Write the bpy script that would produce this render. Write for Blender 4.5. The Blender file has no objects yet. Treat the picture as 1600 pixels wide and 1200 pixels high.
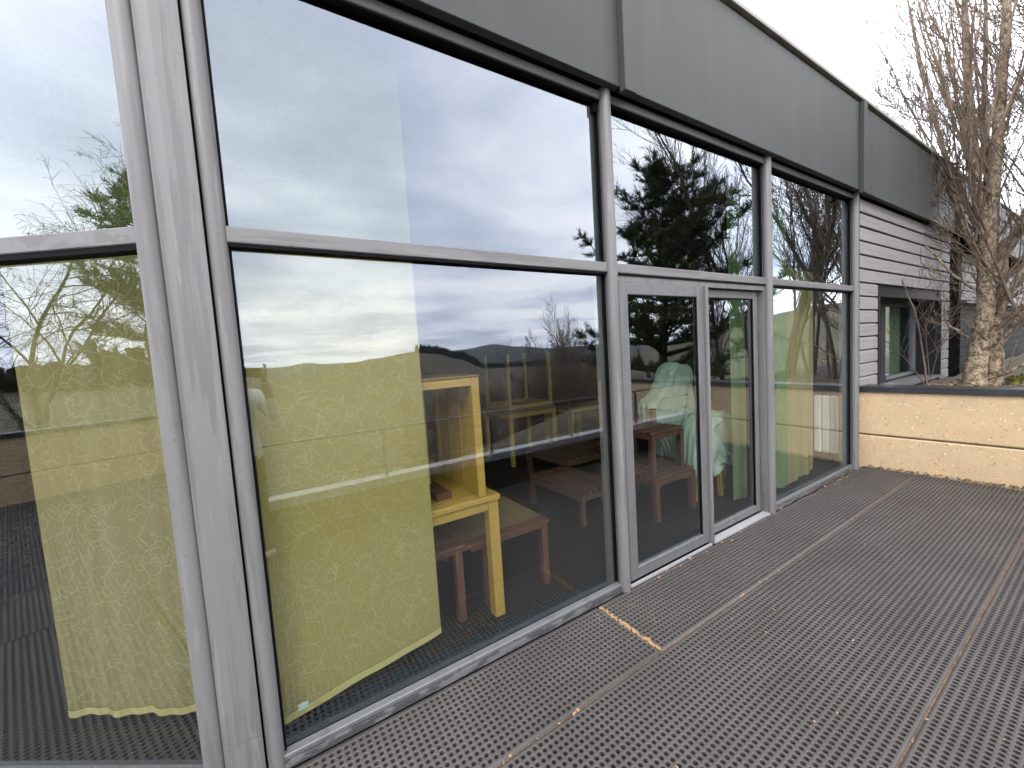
import bpy, bmesh, math, random
import numpy as np
from mathutils import Vector, Matrix, noise as mnoise
SC = bpy.context.scene
COL = SC.collection
rad = math.radians

# ------------------------------------------------------------------ camera
CAM = Vector((0.0, -1.8255, 1.6))
YAW, PITCH, ROLL = rad(57.677), rad(-4.242), rad(-3.586)
_f = Vector((math.cos(YAW) * math.cos(PITCH), math.sin(YAW) * math.cos(PITCH), math.sin(PITCH)))
_r = Vector((math.sin(YAW), -math.cos(YAW), 0.0))
_u = _r.cross(_f)
_r2 = math.cos(ROLL) * _r + math.sin(ROLL) * _u
_u2 = _r2.cross(_f)
cd = bpy.data.cameras.new('camera')
cam = bpy.data.objects.new('camera', cd)
COL.objects.link(cam)
cd.sensor_width = 36.0
cd.lens = 36.0 * 630.42 / 1600.0
cd.clip_start = 0.01
cd.clip_end = 20000
cam.matrix_world = Matrix(((_r2.x, _u2.x, -_f.x, CAM.x), (_r2.y, _u2.y, -_f.y, CAM.y), (_r2.z, _u2.z, -_f.z, CAM.z), (0, 0, 0, 1)))
SC.camera = cam

# ------------------------------------------------------------------ world, sun, exposure
SUN_EL, SUN_AZ = rad(38), rad(-128)      # azimuth measured from +X towards +Y: behind the photographer, left
wd = bpy.data.worlds.new('World')
SC.world = wd
wd.use_nodes = True
wt = wd.node_tree
for n in list(wt.nodes):
    wt.nodes.remove(n)
def wn(t, **kw):
    n = wt.nodes.new(t)
    for k, v in kw.items():
        setattr(n, k, v)
    return n
def wm(op, a, b=None):
    n = wn('ShaderNodeMath', operation=op)
    for i, v in enumerate((a, b)):
        if v is None: continue
        if isinstance(v, (int, float)): n.inputs[i].default_value = v
        else: wt.links.new(v, n.inputs[i])
    return n.outputs[0]
w_out = wn('ShaderNodeOutputWorld'); w_bg = wn('ShaderNodeBackground')
w_bg.inputs[1].default_value = 0.1
sky = wn('ShaderNodeTexSky', sky_type='NISHITA')
sky.sun_disc = False
sky.sun_elevation = SUN_EL
sky.sun_rotation = math.pi / 2 - SUN_AZ
sky.air_density = 1.0; sky.dust_density = 2.0
tc = wn('ShaderNodeTexCoord')
sep = wn('ShaderNodeSeparateXYZ'); wt.links.new(tc.outputs['Generated'], sep.inputs[0])
zz = wm('MAXIMUM', wm('ADD', sep.outputs[2], 0.07), 0.03)
cmb = wn('ShaderNodeCombineXYZ')
wt.links.new(wm('DIVIDE', sep.outputs[0], zz), cmb.inputs[0])
wt.links.new(wm('DIVIDE', sep.outputs[1], zz), cmb.inputs[1])
cmb.inputs[2].default_value = 3.7
def wnoise(scale, detail, rough, dist=0.0):
    n = wn('ShaderNodeTexNoise')
    wt.links.new(cmb.outputs[0], n.inputs['Vector'])
    n.inputs['Scale'].default_value = scale; n.inputs['Detail'].default_value = detail
    n.inputs['Roughness'].default_value = rough; n.inputs['Distortion'].default_value = dist
    return n.outputs['Fac']
def wramp(fac, stops):
    n = wn('ShaderNodeValToRGB'); wt.links.new(fac, n.inputs[0])
    cr = n.color_ramp
    while len(cr.elements) < len(stops): cr.elements.new(0.5)
    for e, (p, c) in zip(cr.elements, stops):
        e.position = p; e.color = (*c, 1)
    return n.outputs[0]
nA = wnoise(0.62, 6, 0.54, 0.25)
nB = wnoise(0.28, 4, 0.5, 0.2)
mixf = wm('ADD', wm('MULTIPLY', nA, 0.7), wm('MULTIPLY', nB, 0.3))
# grey undersides to bright thin cloud; values are divided by the background strength
CL = 10.0
cloud = wramp(mixf, [(0.36, (0.52, 0.55, 0.65)), (0.46, (0.70, 0.73, 0.83)), (0.545, (0.94, 0.95, 1.0)), (0.64, (1.06, 1.04, 1.02))])
cs = wn('ShaderNodeVectorMath', operation='SCALE'); wt.links.new(cloud, cs.inputs[0]); cs.inputs['Scale'].default_value = CL * 3.3
cover = wramp(mixf, [(0.30, (0.8, 0.8, 0.8)), (0.60, (0.95, 0.95, 0.95))])
mx = wn('ShaderNodeMix', data_type='RGBA')
wt.links.new(cover, mx.inputs['Factor']); wt.links.new(sky.outputs[0], mx.inputs['A']); wt.links.new(cs.outputs[0], mx.inputs['B'])
wt.links.new(mx.outputs['Result'], w_bg.inputs[0])
wt.links.new(w_bg.outputs[0], w_out.inputs[0])

sl = bpy.data.lights.new('sun', 'SUN'); sl.energy = 1.5; sl.angle = rad(18); sl.color = (1.0, 0.95, 0.87)
sun = bpy.data.objects.new('sun', sl); COL.objects.link(sun)
sd = Vector((math.cos(SUN_AZ) * math.cos(SUN_EL), math.sin(SUN_AZ) * math.cos(SUN_EL), math.sin(SUN_EL)))
sun.rotation_euler = sd.to_track_quat('Z', 'Y').to_euler()
sun.location = sd * 60

vs = SC.view_settings
vs.view_transform = 'Standard'; vs.look = 'None'; vs.gamma = 1.0; vs.use_curve_mapping = False
vs.exposure = 0.9
cy = SC.cycles
cy.max_bounces = 8; cy.diffuse_bounces = 3; cy.glossy_bounces = 3; cy.transmission_bounces = 4; cy.transparent_max_bounces = 12
cy.use_denoising = True
cy.sample_clamp_indirect = 6.0

# ------------------------------------------------------------------ materials
ALB = 0.45
def mat(name, base, rough=0.7, metal=0.0, var=None, spec=0.3):
    """procedural paint: var = list of (scale xyz, detail, lo, hi, colour, strength) noise patches laid over the base"""
    base = tuple(c * ALB for c in base)          # paint chips read off the photograph are brighter than the bare albedo
    if var: var = [(sc, d, lo, hi, tuple(x * ALB for x in c), st) for (sc, d, lo, hi, c, st) in var]
    m = bpy.data.materials.new(name); m.use_nodes = True
    nt = m.node_tree; b = nt.nodes['Principled BSDF']
    b.inputs['Roughness'].default_value = rough; b.inputs['Metallic'].default_value = metal
    b.inputs['Specular IOR Level'].default_value = spec
    b.inputs['Base Color'].default_value = (*base, 1)
    src = None
    if var:
        t = nt.nodes.new('ShaderNodeTexCoord')
        for (sc, det, lo, hi, c, st) in var:
            mp = nt.nodes.new('ShaderNodeMapping'); nt.links.new(t.outputs['Object'], mp.inputs[0])
            mp.inputs['Scale'].default_value = sc
            n = nt.nodes.new('ShaderNodeTexNoise'); nt.links.new(mp.outputs[0], n.inputs['Vector'])
            n.inputs['Scale'].default_value = 1.0; n.inputs['Detail'].default_value = det; n.inputs['Roughness'].default_value = 0.6
            mr = nt.nodes.new('ShaderNodeMapRange'); nt.links.new(n.outputs['Fac'], mr.inputs[0])
            mr.inputs[1].default_value = lo; mr.inputs[2].default_value = hi; mr.inputs[4].default_value = st
            mix = nt.nodes.new('ShaderNodeMix'); mix.data_type = 'RGBA'
            nt.links.new(mr.outputs[0], mix.inputs['Factor'])
            if src is None: mix.inputs['A'].default_value = (*base, 1)
            else: nt.links.new(src, mix.inputs['A'])
            mix.inputs['B'].default_value = (*c, 1)
            src = mix.outputs['Result']
        nt.links.new(src, b.inputs['Base Color'])
    return m
def bump(m, scale, strength, dist=0.002, detail=4, coords='Object'):
    nt = m.node_tree; b = nt.nodes['Principled BSDF']
    t = nt.nodes.new('ShaderNodeTexCoord'); mp = nt.nodes.new('ShaderNodeMapping'); nt.links.new(t.outputs[coords], mp.inputs[0])
    mp.inputs['Scale'].default_value = scale if isinstance(scale, tuple) else (scale,) * 3
    n = nt.nodes.new('ShaderNodeTexNoise'); nt.links.new(mp.outputs[0], n.inputs['Vector']); n.inputs['Scale'].default_value = 1; n.inputs['Detail'].default_value = detail
    bp = nt.nodes.new('ShaderNodeBump'); nt.links.new(n.outputs['Fac'], bp.inputs['Height'])
    bp.inputs['Strength'].default_value = strength; bp.inputs['Distance'].default_value = dist
    nt.links.new(bp.outputs[0], b.inputs['Normal'])
    return m
def leafmat(name, base, tr=0.3, var=None):
    m = mat(name, base, 0.8, 0, var, 0.1)
    nt = m.node_tree; b = nt.nodes['Principled BSDF']; out = nt.nodes['Material Output']
    t = nt.nodes.new('ShaderNodeBsdfTranslucent'); ms = nt.nodes.new('ShaderNodeMixShader'); ms.inputs[0].default_value = tr
    if b.inputs['Base Color'].is_linked: nt.links.new(b.inputs['Base Color'].links[0].from_socket, t.inputs[0])
    else: t.inputs[0].default_value = (*base, 1)
    nt.links.new(b.outputs[0], ms.inputs[1]); nt.links.new(t.outputs[0], ms.inputs[2]); nt.links.new(ms.outputs[0], out.inputs[0])
    return m

M = {}
M['steel'] = bump(mat('grey_painted_steel', (0.235, 0.228, 0.226), 0.5, 0.0, [
    ((22, 22, 1.1), 6, 0.50, 0.56, (0.175, 0.166, 0.165), 0.75), ((34, 34, 2.5), 6, 0.60, 0.66, (0.31, 0.30, 0.29), 0.6),
    ((60, 60, 60), 3, 0.66, 0.72, (0.09, 0.085, 0.08), 0.5)], 0.4), 60, 0.15)
M['steel_h'] = bump(mat('grey_painted_steel_rail', (0.235, 0.228, 0.226), 0.5, 0.0, [
    ((1.6, 22, 22), 6, 0.50, 0.56, (0.175, 0.166, 0.165), 0.75), ((3, 34, 34), 6, 0.60, 0.66, (0.31, 0.30, 0.29), 0.6),
    ((60, 60, 60), 3, 0.66, 0.72, (0.09, 0.085, 0.08), 0.5)], 0.4), 60, 0.15)
M['alu'] = bump(mat('weathered_aluminium', (0.22, 0.22, 0.222), 0.45, 0.15, [
    ((14, 14, 3), 5, 0.5, 0.65, (0.155, 0.155, 0.16), 0.7), ((40, 40, 40), 3, 0.64, 0.7, (0.1, 0.095, 0.09), 0.5)], 0.4), 70, 0.12)
M['flash'] = mat('peeling_flashing', (0.20, 0.20, 0.205), 0.6, 0.0, [((7, 7, 30), 5, 0.47, 0.52, (0.07, 0.07, 0.075), 0.9)], 0.4)
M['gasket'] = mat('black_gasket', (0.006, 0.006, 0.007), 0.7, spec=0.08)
M['brightalu'] = mat('bright_track', (0.75, 0.75, 0.76), 0.3, 0.4)
M['fascia'] = bump(mat('dark_grey_fascia', (0.092, 0.095, 0.091), 0.55, 0.0, [
    ((9, 9, 0.45), 6, 0.45, 0.62, (0.112, 0.115, 0.110), 0.8), ((0.8, 0.8, 0.8), 3, 0.4, 0.7, (0.078, 0.081, 0.078), 0.7),
    ((26, 26, 10), 2, 0.745, 0.76, (0.05, 0.045, 0.04), 0.9), ((25, 25, 6), 3, 0.70, 0.76, (0.17, 0.17, 0.165), 0.5)], 0.14), (14, 14, 3), 0.1, 0.004)
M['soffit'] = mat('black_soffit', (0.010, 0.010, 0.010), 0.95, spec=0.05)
M['coping'] = mat('dark_coping', (0.03, 0.031, 0.034), 0.38, 0.0, [((6, 6, 6), 4, 0.5, 0.7, (0.06, 0.06, 0.06), 0.6)], 0.5)
M['roofedge'] = mat('pale_roof_edge', (0.46, 0.45, 0.42), 0.6, 0, [((4, 4, 4), 4, 0.5, 0.7, (0.3, 0.3, 0.28), 0.7)])
M['render'] = bump(mat('beige_render', (0.92, 0.67, 0.405), 0.9, 0.0, [
    ((2.2, 2.2, 3), 5, 0.45, 0.75, (0.78, 0.57, 0.35), 0.8), ((38, 38, 38), 3, 0.61, 0.67, (0.42, 0.29, 0.18), 0.7),
    ((45, 45, 45), 2, 0.66, 0.70, (1.4, 1.2, 0.95), 0.8), ((7, 7, 1.4), 5, 0.55, 0.75, (0.68, 0.53, 0.39), 0.55)], 0.1), 90, 0.6, 0.004)
M['siding'] = bump(mat('silver_siding', (0.40, 0.376, 0.368), 0.7, 0.0, [
    ((1.5, 9, 40), 5, 0.45, 0.7, (0.25, 0.236, 0.23), 0.8), ((6, 6, 60), 4, 0.6, 0.7, (0.54, 0.51, 0.49), 0.5)], 0.3), (3, 20, 120), 0.35, 0.004)
M['darksiding'] = bump(mat('dark_siding', (0.035, 0.037, 0.040), 0.8, 0.0, [((2, 9, 40), 5, 0.45, 0.7, (0.05, 0.052, 0.055), 0.8)], 0.08), (3, 20, 120), 0.3, 0.004)
M['deck'] = bump(mat('brown_grey_deck', (0.118, 0.105, 0.099), 0.55, 0.0, [
    ((2.2, 2.2, 2.2), 5, 0.4, 0.7, (0.150, 0.134, 0.126), 0.9), ((1.1, 5.5, 2), 4, 0.5, 0.7, (0.098, 0.087, 0.082), 0.7),
    ((120, 120, 120), 2, 0.66, 0.7, (0.22, 0.20, 0.185), 0.6)], 0.25), 150, 0.2)
M['hole'] = mat('shaded_hole', (0.045, 0.038, 0.034), 0.8, spec=0.15)  # hole walls coloured darker to stand in for the shade inside them
M['joint'] = bump(mat('tan_joint', (0.33, 0.205, 0.10), 0.9, 0.0, [((25, 25, 25), 4, 0.45, 0.6, (0.13, 0.085, 0.05), 0.85)]), 150, 0.8, 0.006)
M['crumb'] = mat('tan_crumb', (0.52, 0.33, 0.17), 0.9)
M['speck'] = mat('white_speck', (1.3, 1.28, 1.2), 0.8)
M['kerb'] = mat('pale_upstand_cap', (0.95, 0.95, 0.97), 0.6, 0, [((3, 3, 3), 4, 0.4, 0.7, (0.75, 0.75, 0.77), 0.7)])
M['bitumen'] = mat('black_upstand', (0.014, 0.014, 0.015), 0.9, spec=0.1)
M['cable'] = mat('rail_steel', (0.5, 0.5, 0.5), 0.4, 0.6)
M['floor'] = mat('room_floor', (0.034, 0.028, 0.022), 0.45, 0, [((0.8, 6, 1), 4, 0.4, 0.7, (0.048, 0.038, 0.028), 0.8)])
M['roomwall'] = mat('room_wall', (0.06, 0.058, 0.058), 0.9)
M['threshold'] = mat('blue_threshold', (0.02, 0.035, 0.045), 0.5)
M['pine_wood'] = bump(mat('yellow_pine_wood', (0.54, 0.36, 0.075), 0.5, 0, [((5, 5, 60), 5, 0.42, 0.62, (0.45, 0.28, 0.06), 0.7), ((22, 22, 22), 2, 0.70, 0.74, (0.2, 0.09, 0.03), 0.8)]), (8, 8, 80), 0.15)
M['brown_wood'] = mat('brown_wood', (0.13, 0.068, 0.040), 0.45, 0, [((6, 60, 60), 5, 0.42, 0.65, (0.13, 0.055, 0.03), 0.8)])
M['red_wood'] = mat('red_brown_wood', (0.16, 0.075, 0.042), 0.45, 0, [((40, 40, 8), 5, 0.42, 0.65, (0.10, 0.036, 0.02), 0.8)])
M['top_wood'] = mat('olive_table_top', (0.26, 0.19, 0.09), 0.4, 0, [((50, 5, 5), 5, 0.42, 0.62, (0.17, 0.12, 0.05), 0.8)])
M['slat_wood'] = mat('slat_wood', (0.125, 0.072, 0.045), 0.5, 0, [((30, 6, 30), 5, 0.42, 0.65, (0.085, 0.036, 0.022), 0.8)])
M['wicker'] = mat('black_wicker', (0.02, 0.018, 0.018), 0.6)
M['radiator'] = mat('white_radiator', (1.1, 1.2, 1.08), 0.4)
M['sheet'] = leafmat('mint_sheet', (0.62, 0.85, 0.72), 0.25, [((3, 3, 3), 4, 0.4, 0.7, (0.54, 0.77, 0.64), 0.8)])
M['curtain'] = leafmat('olive_curtain', (0.60, 0.52, 0.185), 0.3, [((220, 220, 60), 2, 0.4, 0.7, (0.50, 0.43, 0.15), 0.6), ((2, 2, 0.6), 3, 0.4, 0.7, (0.55, 0.50, 0.20), 0.6)])
M['curtain_dull'] = leafmat('dull_olive_curtain', (0.50, 0.44, 0.19), 0.3, [((220, 220, 60), 2, 0.4, 0.7, (0.41, 0.36, 0.15), 0.6), ((9, 9, 0.5), 4, 0.45, 0.65, (0.56, 0.52, 0.26), 0.6)])
M['hem'] = leafmat('curtain_hem', (0.72, 0.66, 0.27), 0.2)
M['thread'] = mat('pale_thread', (0.76, 0.70, 0.37), 0.6)
M['gcurtain'] = leafmat('green_curtain', (0.26, 0.40, 0.19), 0.3, [((3, 3, 80), 3, 0.4, 0.7, (0.32, 0.46, 0.23), 0.6)])
M['tcurtain'] = leafmat('straw_curtain', (0.50, 0.44, 0.22), 0.3, [((3, 3, 80), 3, 0.4, 0.7, (0.56, 0.50, 0.26), 0.6)])
M['blind'] = leafmat('pale_green_blind', (0.60, 0.80, 0.52), 0.2)
M['sticker'] = mat('pale_sticker', (0.5, 0.68, 0.6), 0.5)
M['bark'] = bump(mat('mottled_bark', (0.62, 0.49, 0.35), 0.9, 0, [
    ((15, 15, 13), 6, 0.48, 0.56, (0.20, 0.13, 0.075), 0.9), ((34, 34, 34), 5, 0.52, 0.60, (0.15, 0.10, 0.06), 0.75), ((36, 36, 30), 4, 0.58, 0.64, (0.95, 0.82, 0.64), 0.7), ((5, 5, 2), 3, 0.56, 0.7, (0.34, 0.30, 0.13), 0.6)]), 55, 0.9, 0.012)
M['twig'] = mat('brown_twig', (0.33, 0.23, 0.165), 0.9, 0, [((3, 3, 3), 3, 0.45, 0.6, (0.48, 0.36, 0.27), 0.8)])
M['greytwig'] = mat('grey_twig', (0.15, 0.115, 0.085), 0.9, 0, [((2, 2, 2), 3, 0.45, 0.6, (0.24, 0.19, 0.14), 0.8)])
M['willowtwig'] = mat('willow_twig', (0.14, 0.13, 0.055), 0.9)
M['pinebark'] = mat('pine_bark', (0.09, 0.06, 0.045), 0.95)
M['needle'] = leafmat('pine_needles', (0.11, 0.15, 0.075), 0.2, [((1.2, 1.2, 1.2), 3, 0.45, 0.65, (0.20, 0.24, 0.11), 0.8)])
M['hedge'] = leafmat('hedge_needles', (0.05, 0.075, 0.025), 0.2, [((0.6, 0.6, 0.6), 3, 0.45, 0.65, (0.085, 0.11, 0.04), 0.8)])
M['soil'] = bump(mat('leaf_litter_soil', (0.10, 0.075, 0.05), 0.95, 0, [((8, 8, 8), 5, 0.5, 0.6, (0.24, 0.17, 0.10), 0.8), ((1.5, 1.5, 1.5), 4, 0.55, 0.65, (0.11, 0.13, 0.03), 0.8)]), 30, 0.8, 0.02)
M['moss'] = mat('yellow_moss', (0.22, 0.21, 0.03), 0.95, 0, [((20, 20, 20), 4, 0.45, 0.6, (0.12, 0.13, 0.03), 0.8)])
M['litter'] = mat('dead_leaf', (0.42, 0.25, 0.12), 0.9)
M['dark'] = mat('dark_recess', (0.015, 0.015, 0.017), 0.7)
M['frame_dark'] = mat('dark_window_frame', (0.04, 0.04, 0.043), 0.6, spec=0.1)
M['skin'] = mat('skin', (0.50, 0.30, 0.21), 0.55)
M['shirt'] = bump(mat('white_shirt', (1.75, 1.75, 1.8), 0.85), 14, 0.5, 0.03)
M['trousers'] = mat('dark_trousers', (0.05, 0.05, 0.045), 0.9)
M['shoe'] = mat('white_shoe', (1.7, 1.7, 1.65), 0.6)
M['hair'] = mat('dark_hair', (0.03, 0.022, 0.016), 0.6)
M['phone'] = mat('phone_black', (0.02, 0.02, 0.022), 0.3)
M['meadow'] = bump(mat('meadow', (0.10, 0.10, 0.04), 0.95, 0, [
    ((0.05, 0.05, 0.05), 6, 0.42, 0.6, (0.23, 0.165, 0.075), 0.85), ((0.35, 0.35, 0.35), 5, 0.5, 0.65, (0.22, 0.17, 0.085), 0.7), ((0.012, 0.012, 0.012), 4, 0.5, 0.65, (0.07, 0.085, 0.03), 0.7)]), 3, 0.6, 0.1)
M['straw'] = bump(mat('straw_bank', (0.24, 0.185, 0.095), 0.95, 0, [((0.5, 0.5, 0.5), 6, 0.45, 0.6, (0.12, 0.11, 0.045), 0.85)]), 4, 0.8, 0.1)
M['forest'] = mat('far_forest', (0.035, 0.05, 0.05), 0.95, 0, [((0.004, 0.004, 0.004), 5, 0.45, 0.6, (0.04, 0.048, 0.032), 0.8)])
M['valley'] = mat('brushy_valley', (0.12, 0.095, 0.06), 0.95, 0, [((0.06, 0.06, 0.06), 6, 0.45, 0.6, (0.22, 0.16, 0.09), 0.85)])
M['road'] = mat('pale_road', (0.22, 0.22, 0.22), 0.8)
M['roofslate'] = mat('grey_roof', (0.16, 0.17, 0.18), 0.7)
M['housewall'] = mat('pale_house_wall', (0.55, 0.52, 0.47), 0.8)

def glassmat(name, r0, tint, refl):
    m = bpy.data.materials.new(name); m.use_nodes = True; nt = m.node_tree
    for n in list(nt.nodes): nt.nodes.remove(n)
    o = nt.nodes.new('ShaderNodeOutputMaterial'); ms = nt.nodes.new('ShaderNodeMixShader')
    t = nt.nodes.new('ShaderNodeBsdfTransparent'); g = nt.nodes.new('ShaderNodeBsdfGlossy')
    t.inputs[0].default_value = (*tint, 1); g.inputs[0].default_value = (*refl, 1); g.inputs['Roughness'].default_value = 0.0
    # Schlick reflectance from the angle of incidence, alike on both faces of the pane
    ge = nt.nodes.new('ShaderNodeNewGeometry'); dt = nt.nodes.new('ShaderNodeVectorMath'); dt.operation = 'DOT_PRODUCT'
    nt.links.new(ge.outputs['Incoming'], dt.inputs[0]); nt.links.new(ge.outputs['True Normal'], dt.inputs[1])
    def mth(op, a, b=None):
        n = nt.nodes.new('ShaderNodeMath'); n.operation = op
        for i, v in enumerate((a, b)):
            if v is None: continue
            if isinstance(v, (int, float)): n.inputs[i].default_value = v
            else: nt.links.new(v, n.inputs[i])
        return n.outputs[0]
    k5 = mth('POWER', mth('SUBTRACT', 1.0, mth('ABSOLUTE', dt.outputs['Value'])), 3.6)
    mr = nt.nodes.new('ShaderNodeMapRange'); nt.links.new(k5, mr.inputs[0])
    mr.inputs[3].default_value = r0; mr.inputs[4].default_value = 1.0
    nt.links.new(mr.outputs[0], ms.inputs[0]); nt.links.new(t.outputs[0], ms.inputs[1]); nt.links.new(g.outputs[0], ms.inputs[2]); nt.links.new(ms.outputs[0], o.inputs[0])
    # the faint unevenness of real panes
    tcn = nt.nodes.new('ShaderNodeTexCoord'); n = nt.nodes.new('ShaderNodeTexNoise'); nt.links.new(tcn.outputs['Object'], n.inputs['Vector'])
    n.inputs['Scale'].default_value = 1.3; n.inputs['Detail'].default_value = 1
    bp = nt.nodes.new('ShaderNodeBump'); bp.inputs['Strength'].default_value = 0.04; bp.inputs['Distance'].default_value = 0.02
    nt.links.new(n.outputs['Fac'], bp.inputs['Height']); nt.links.new(bp.outputs[0], g.inputs['Normal'])
    return m
M['glass'] = glassmat('coated_glass', 0.14, (0.88, 0.905, 0.88), (0.86, 0.92, 1.0))
M['dimming_glass'] = glassmat('dimming_glass', 0.15, (0.46, 0.55, 0.50), (0.86, 0.92, 1.0))  # darker tint made up for the upper panes, to dim the curtain
M['inner_glass'] = glassmat('inner_glass_face', 0.0, (1, 1, 1), (1, 1, 1))
for _n in [n for n in M['inner_glass'].node_tree.nodes if n.type == 'MIX_SHADER']:
    _t = [n for n in M['inner_glass'].node_tree.nodes if n.type == 'BSDF_TRANSPARENT'][0]; M['inner_glass'].node_tree.links.new(_t.outputs[0], [n for n in M['inner_glass'].node_tree.nodes if n.type == 'OUTPUT_MATERIAL'][0].inputs[0])

# ------------------------------------------------------------------ mesh building
def glass_sheet(mb, c, size, rot=None):
    mb.obox(c, size, rot)          # faces of obox: bottom, top, front (-y), back (+y), left, right
    mb.mi[-6:] = [1, 1, 0, 1, 1, 1]
    return mb
class MB:
    def __init__(s): s.v = []; s.f = []; s.mi = []
    def add(s, v, f, mi=0):
        o = len(s.v); s.v.extend(tuple(p) for p in v)
        s.f.extend(tuple(i + o for i in q) for q in f); s.mi.extend([mi] * len(f)); return s
    def box(s, x0, x1, y0, y1, z0, z1, ch=0.0, mi=0):
        return s.obox(((x0 + x1) / 2, (y0 + y1) / 2, (z0 + z1) / 2), (x1 - x0, y1 - y0, z1 - z0), None, ch, mi)
    def obox(s, c, size, rot=None, ch=0.0, mi=0):
        hx, hy, hz = (abs(a) / 2 for a in size); c = Vector(c)
        R = rot if rot is not None else Matrix.Identity(3)
        if ch <= 0:
            v = [(sx * hx, sy * hy, sz * hz) for sz in (-1, 1) for sy in (-1, 1) for sx in (-1, 1)]
            f = [(0, 2, 3, 1), (4, 5, 7, 6), (0, 1, 5, 4), (2, 6, 7, 3), (0, 4, 6, 2), (1, 3, 7, 5)]
        else:
            ch = min(ch, hx * .9, hy * .9, hz * .9); v = []; idx = {}
            for sx in (-1, 1):
                for sy in (-1, 1):
                    for sz in (-1, 1):
                        for a in range(3):
                            p = [sx * (hx - ch), sy * (hy - ch), sz * (hz - ch)]
                            p[a] = (sx * hx, sy * hy, sz * hz)[a]
                            idx[(sx, sy, sz, a)] = len(v); v.append(tuple(p))
            f = []
            q = lambda *k: f.append(tuple(idx[i] for i in k))
            for sg in (-1, 1):
                q((sg, -1, -1, 0), (sg, 1, -1, 0), (sg, 1, 1, 0), (sg, -1, 1, 0))
                q((-1, sg, -1, 1), (1, sg, -1, 1), (1, sg, 1, 1), (-1, sg, 1, 1))
                q((-1, -1, sg, 2), (1, -1, sg, 2), (1, 1, sg, 2), (-1, 1, sg, 2))
                for sh in (-1, 1):
                    q((sg, sh, -1, 0), (sg, sh, -1, 1), (sg, sh, 1, 1), (sg, sh, 1, 0))
                    q((sg, -1, sh, 0), (sg, -1, sh, 2), (sg, 1, sh, 2), (sg, 1, sh, 0))
                    q((-1, sg, sh, 1), (-1, sg, sh, 2), (1, sg, sh, 2), (1, sg, sh, 1))
                    for st in (-1, 1):
                        q((sg, sh, st, 0), (sg, sh, st, 1), (sg, sh, st, 2))
        return s.add([tuple(R @ Vector(p) + c) for p in v], f, mi)
    def prism(s, poly, z0, z1, mi=0):
        n = len(poly)
        v = [(x, y, z0) for x, y in poly] + [(x, y, z1) for x, y in poly]
        f = [tuple(reversed(range(n))), tuple(range(n, 2 * n))] + [(i, (i + 1) % n, n + (i + 1) % n, n + i) for i in range(n)]
        return s.add(v, f, mi)
    def tube(s, pts, radii, sides=8, cap=True, mi=0):
        pts = [Vector(p) for p in pts]; n = len(pts)
        if isinstance(radii, (int, float)): radii = [radii] * n
        d0 = (pts[1] - pts[0]).normalized()
        a = Vector((0, 0, 1)) if abs(d0.z) < 0.9 else Vector((1, 0, 0))
        u = d0.cross(a).normalized(); v = []; f = []
        for i, p in enumerate(pts):
            d = (pts[min(i + 1, n - 1)] - pts[max(i - 1, 0)])
            d = d.normalized() if d.length > 1e-9 else d0
            u = (u - d * u.dot(d))
            u = u.normalized() if u.length > 1e-6 else d.orthogonal().normalized()
            w = d.cross(u); r = radii[i]
            for k in range(sides):
                t = 2 * math.pi * k / sides
                v.append(tuple(p + u * (r * math.cos(t)) + w * (r * math.sin(t))))
        for i in range(n - 1):
            for k in range(sides):
                k2 = (k + 1) % sides
                f.append((i * sides + k, i * sides + k2, (i + 1) * sides + k2, (i + 1) * sides + k))
        if cap:
            f.append(tuple(reversed(range(sides)))); f.append(tuple(range((n - 1) * sides, n * sides)))
        return s.add(v, f, mi)
    def grid(s, fn, nu, nv, mi=0):
        v = [tuple(fn(i / nu, j / nv)) for j in range(nv + 1) for i in range(nu + 1)]
        f = [(j * (nu + 1) + i, j * (nu + 1) + i + 1, (j + 1) * (nu + 1) + i + 1, (j + 1) * (nu + 1) + i) for j in range(nv) for i in range(nu)]
        return s.add(v, f, mi)
    def mesh(s, name, mats, smooth=False):
        me = bpy.data.meshes.new(name); me.from_pydata(s.v, [], s.f)
        for m in (mats if isinstance(mats, (list, tuple)) else [mats]): me.materials.append(M[m] if isinstance(m, str) else m)
        if any(s.mi): me.polygons.foreach_set('material_index', s.mi)
        if smooth is True: me.polygons.foreach_set('use_smooth', [True] * len(s.f))
        me.update()
        if smooth == 'auto': 
            me.polygons.foreach_set('use_smooth', [True] * len(s.f)); me.set_sharp_from_angle(angle=rad(35))
        return me
    def obj(s, name, mats, parent=None, smooth=False, **tags):
        return link(name, s.mesh(name, mats, smooth), parent, **tags)
def link(name, me, parent=None, label=None, cat=None, group=None, kind=None):
    o = bpy.data.objects.new(name, me); COL.objects.link(o)
    if parent is not None: o.parent = parent
    if label: o['label'] = label
    if cat: o['category'] = cat
    if group: o['group'] = group
    if kind: o['kind'] = kind
    return o
def thing(name, label, cat, loc=(0, 0, 0), rz=0.0, group=None):
    o = link(name, None, None, label, cat, group); o.location = loc; o.rotation_euler = (0, 0, rz); return o
def part(parent, name, mats, smooth=False, **tags):
    """a child mesh given in world coordinates under an Empty that is at the world origin"""
    class _P(MB):
        def done(s): return s.obj(name, mats, parent, smooth, **tags)
    return _P()
def copy_tree(o, parent=None):
    c = o.copy(); COL.objects.link(c)
    if parent is not None: c.parent = parent
    for ch in [x for x in o.children]: copy_tree(ch, c)
    return c
def rotz(a): return Matrix.Rotation(a, 3, 'Z')
RNG = random.Random(11)

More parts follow.
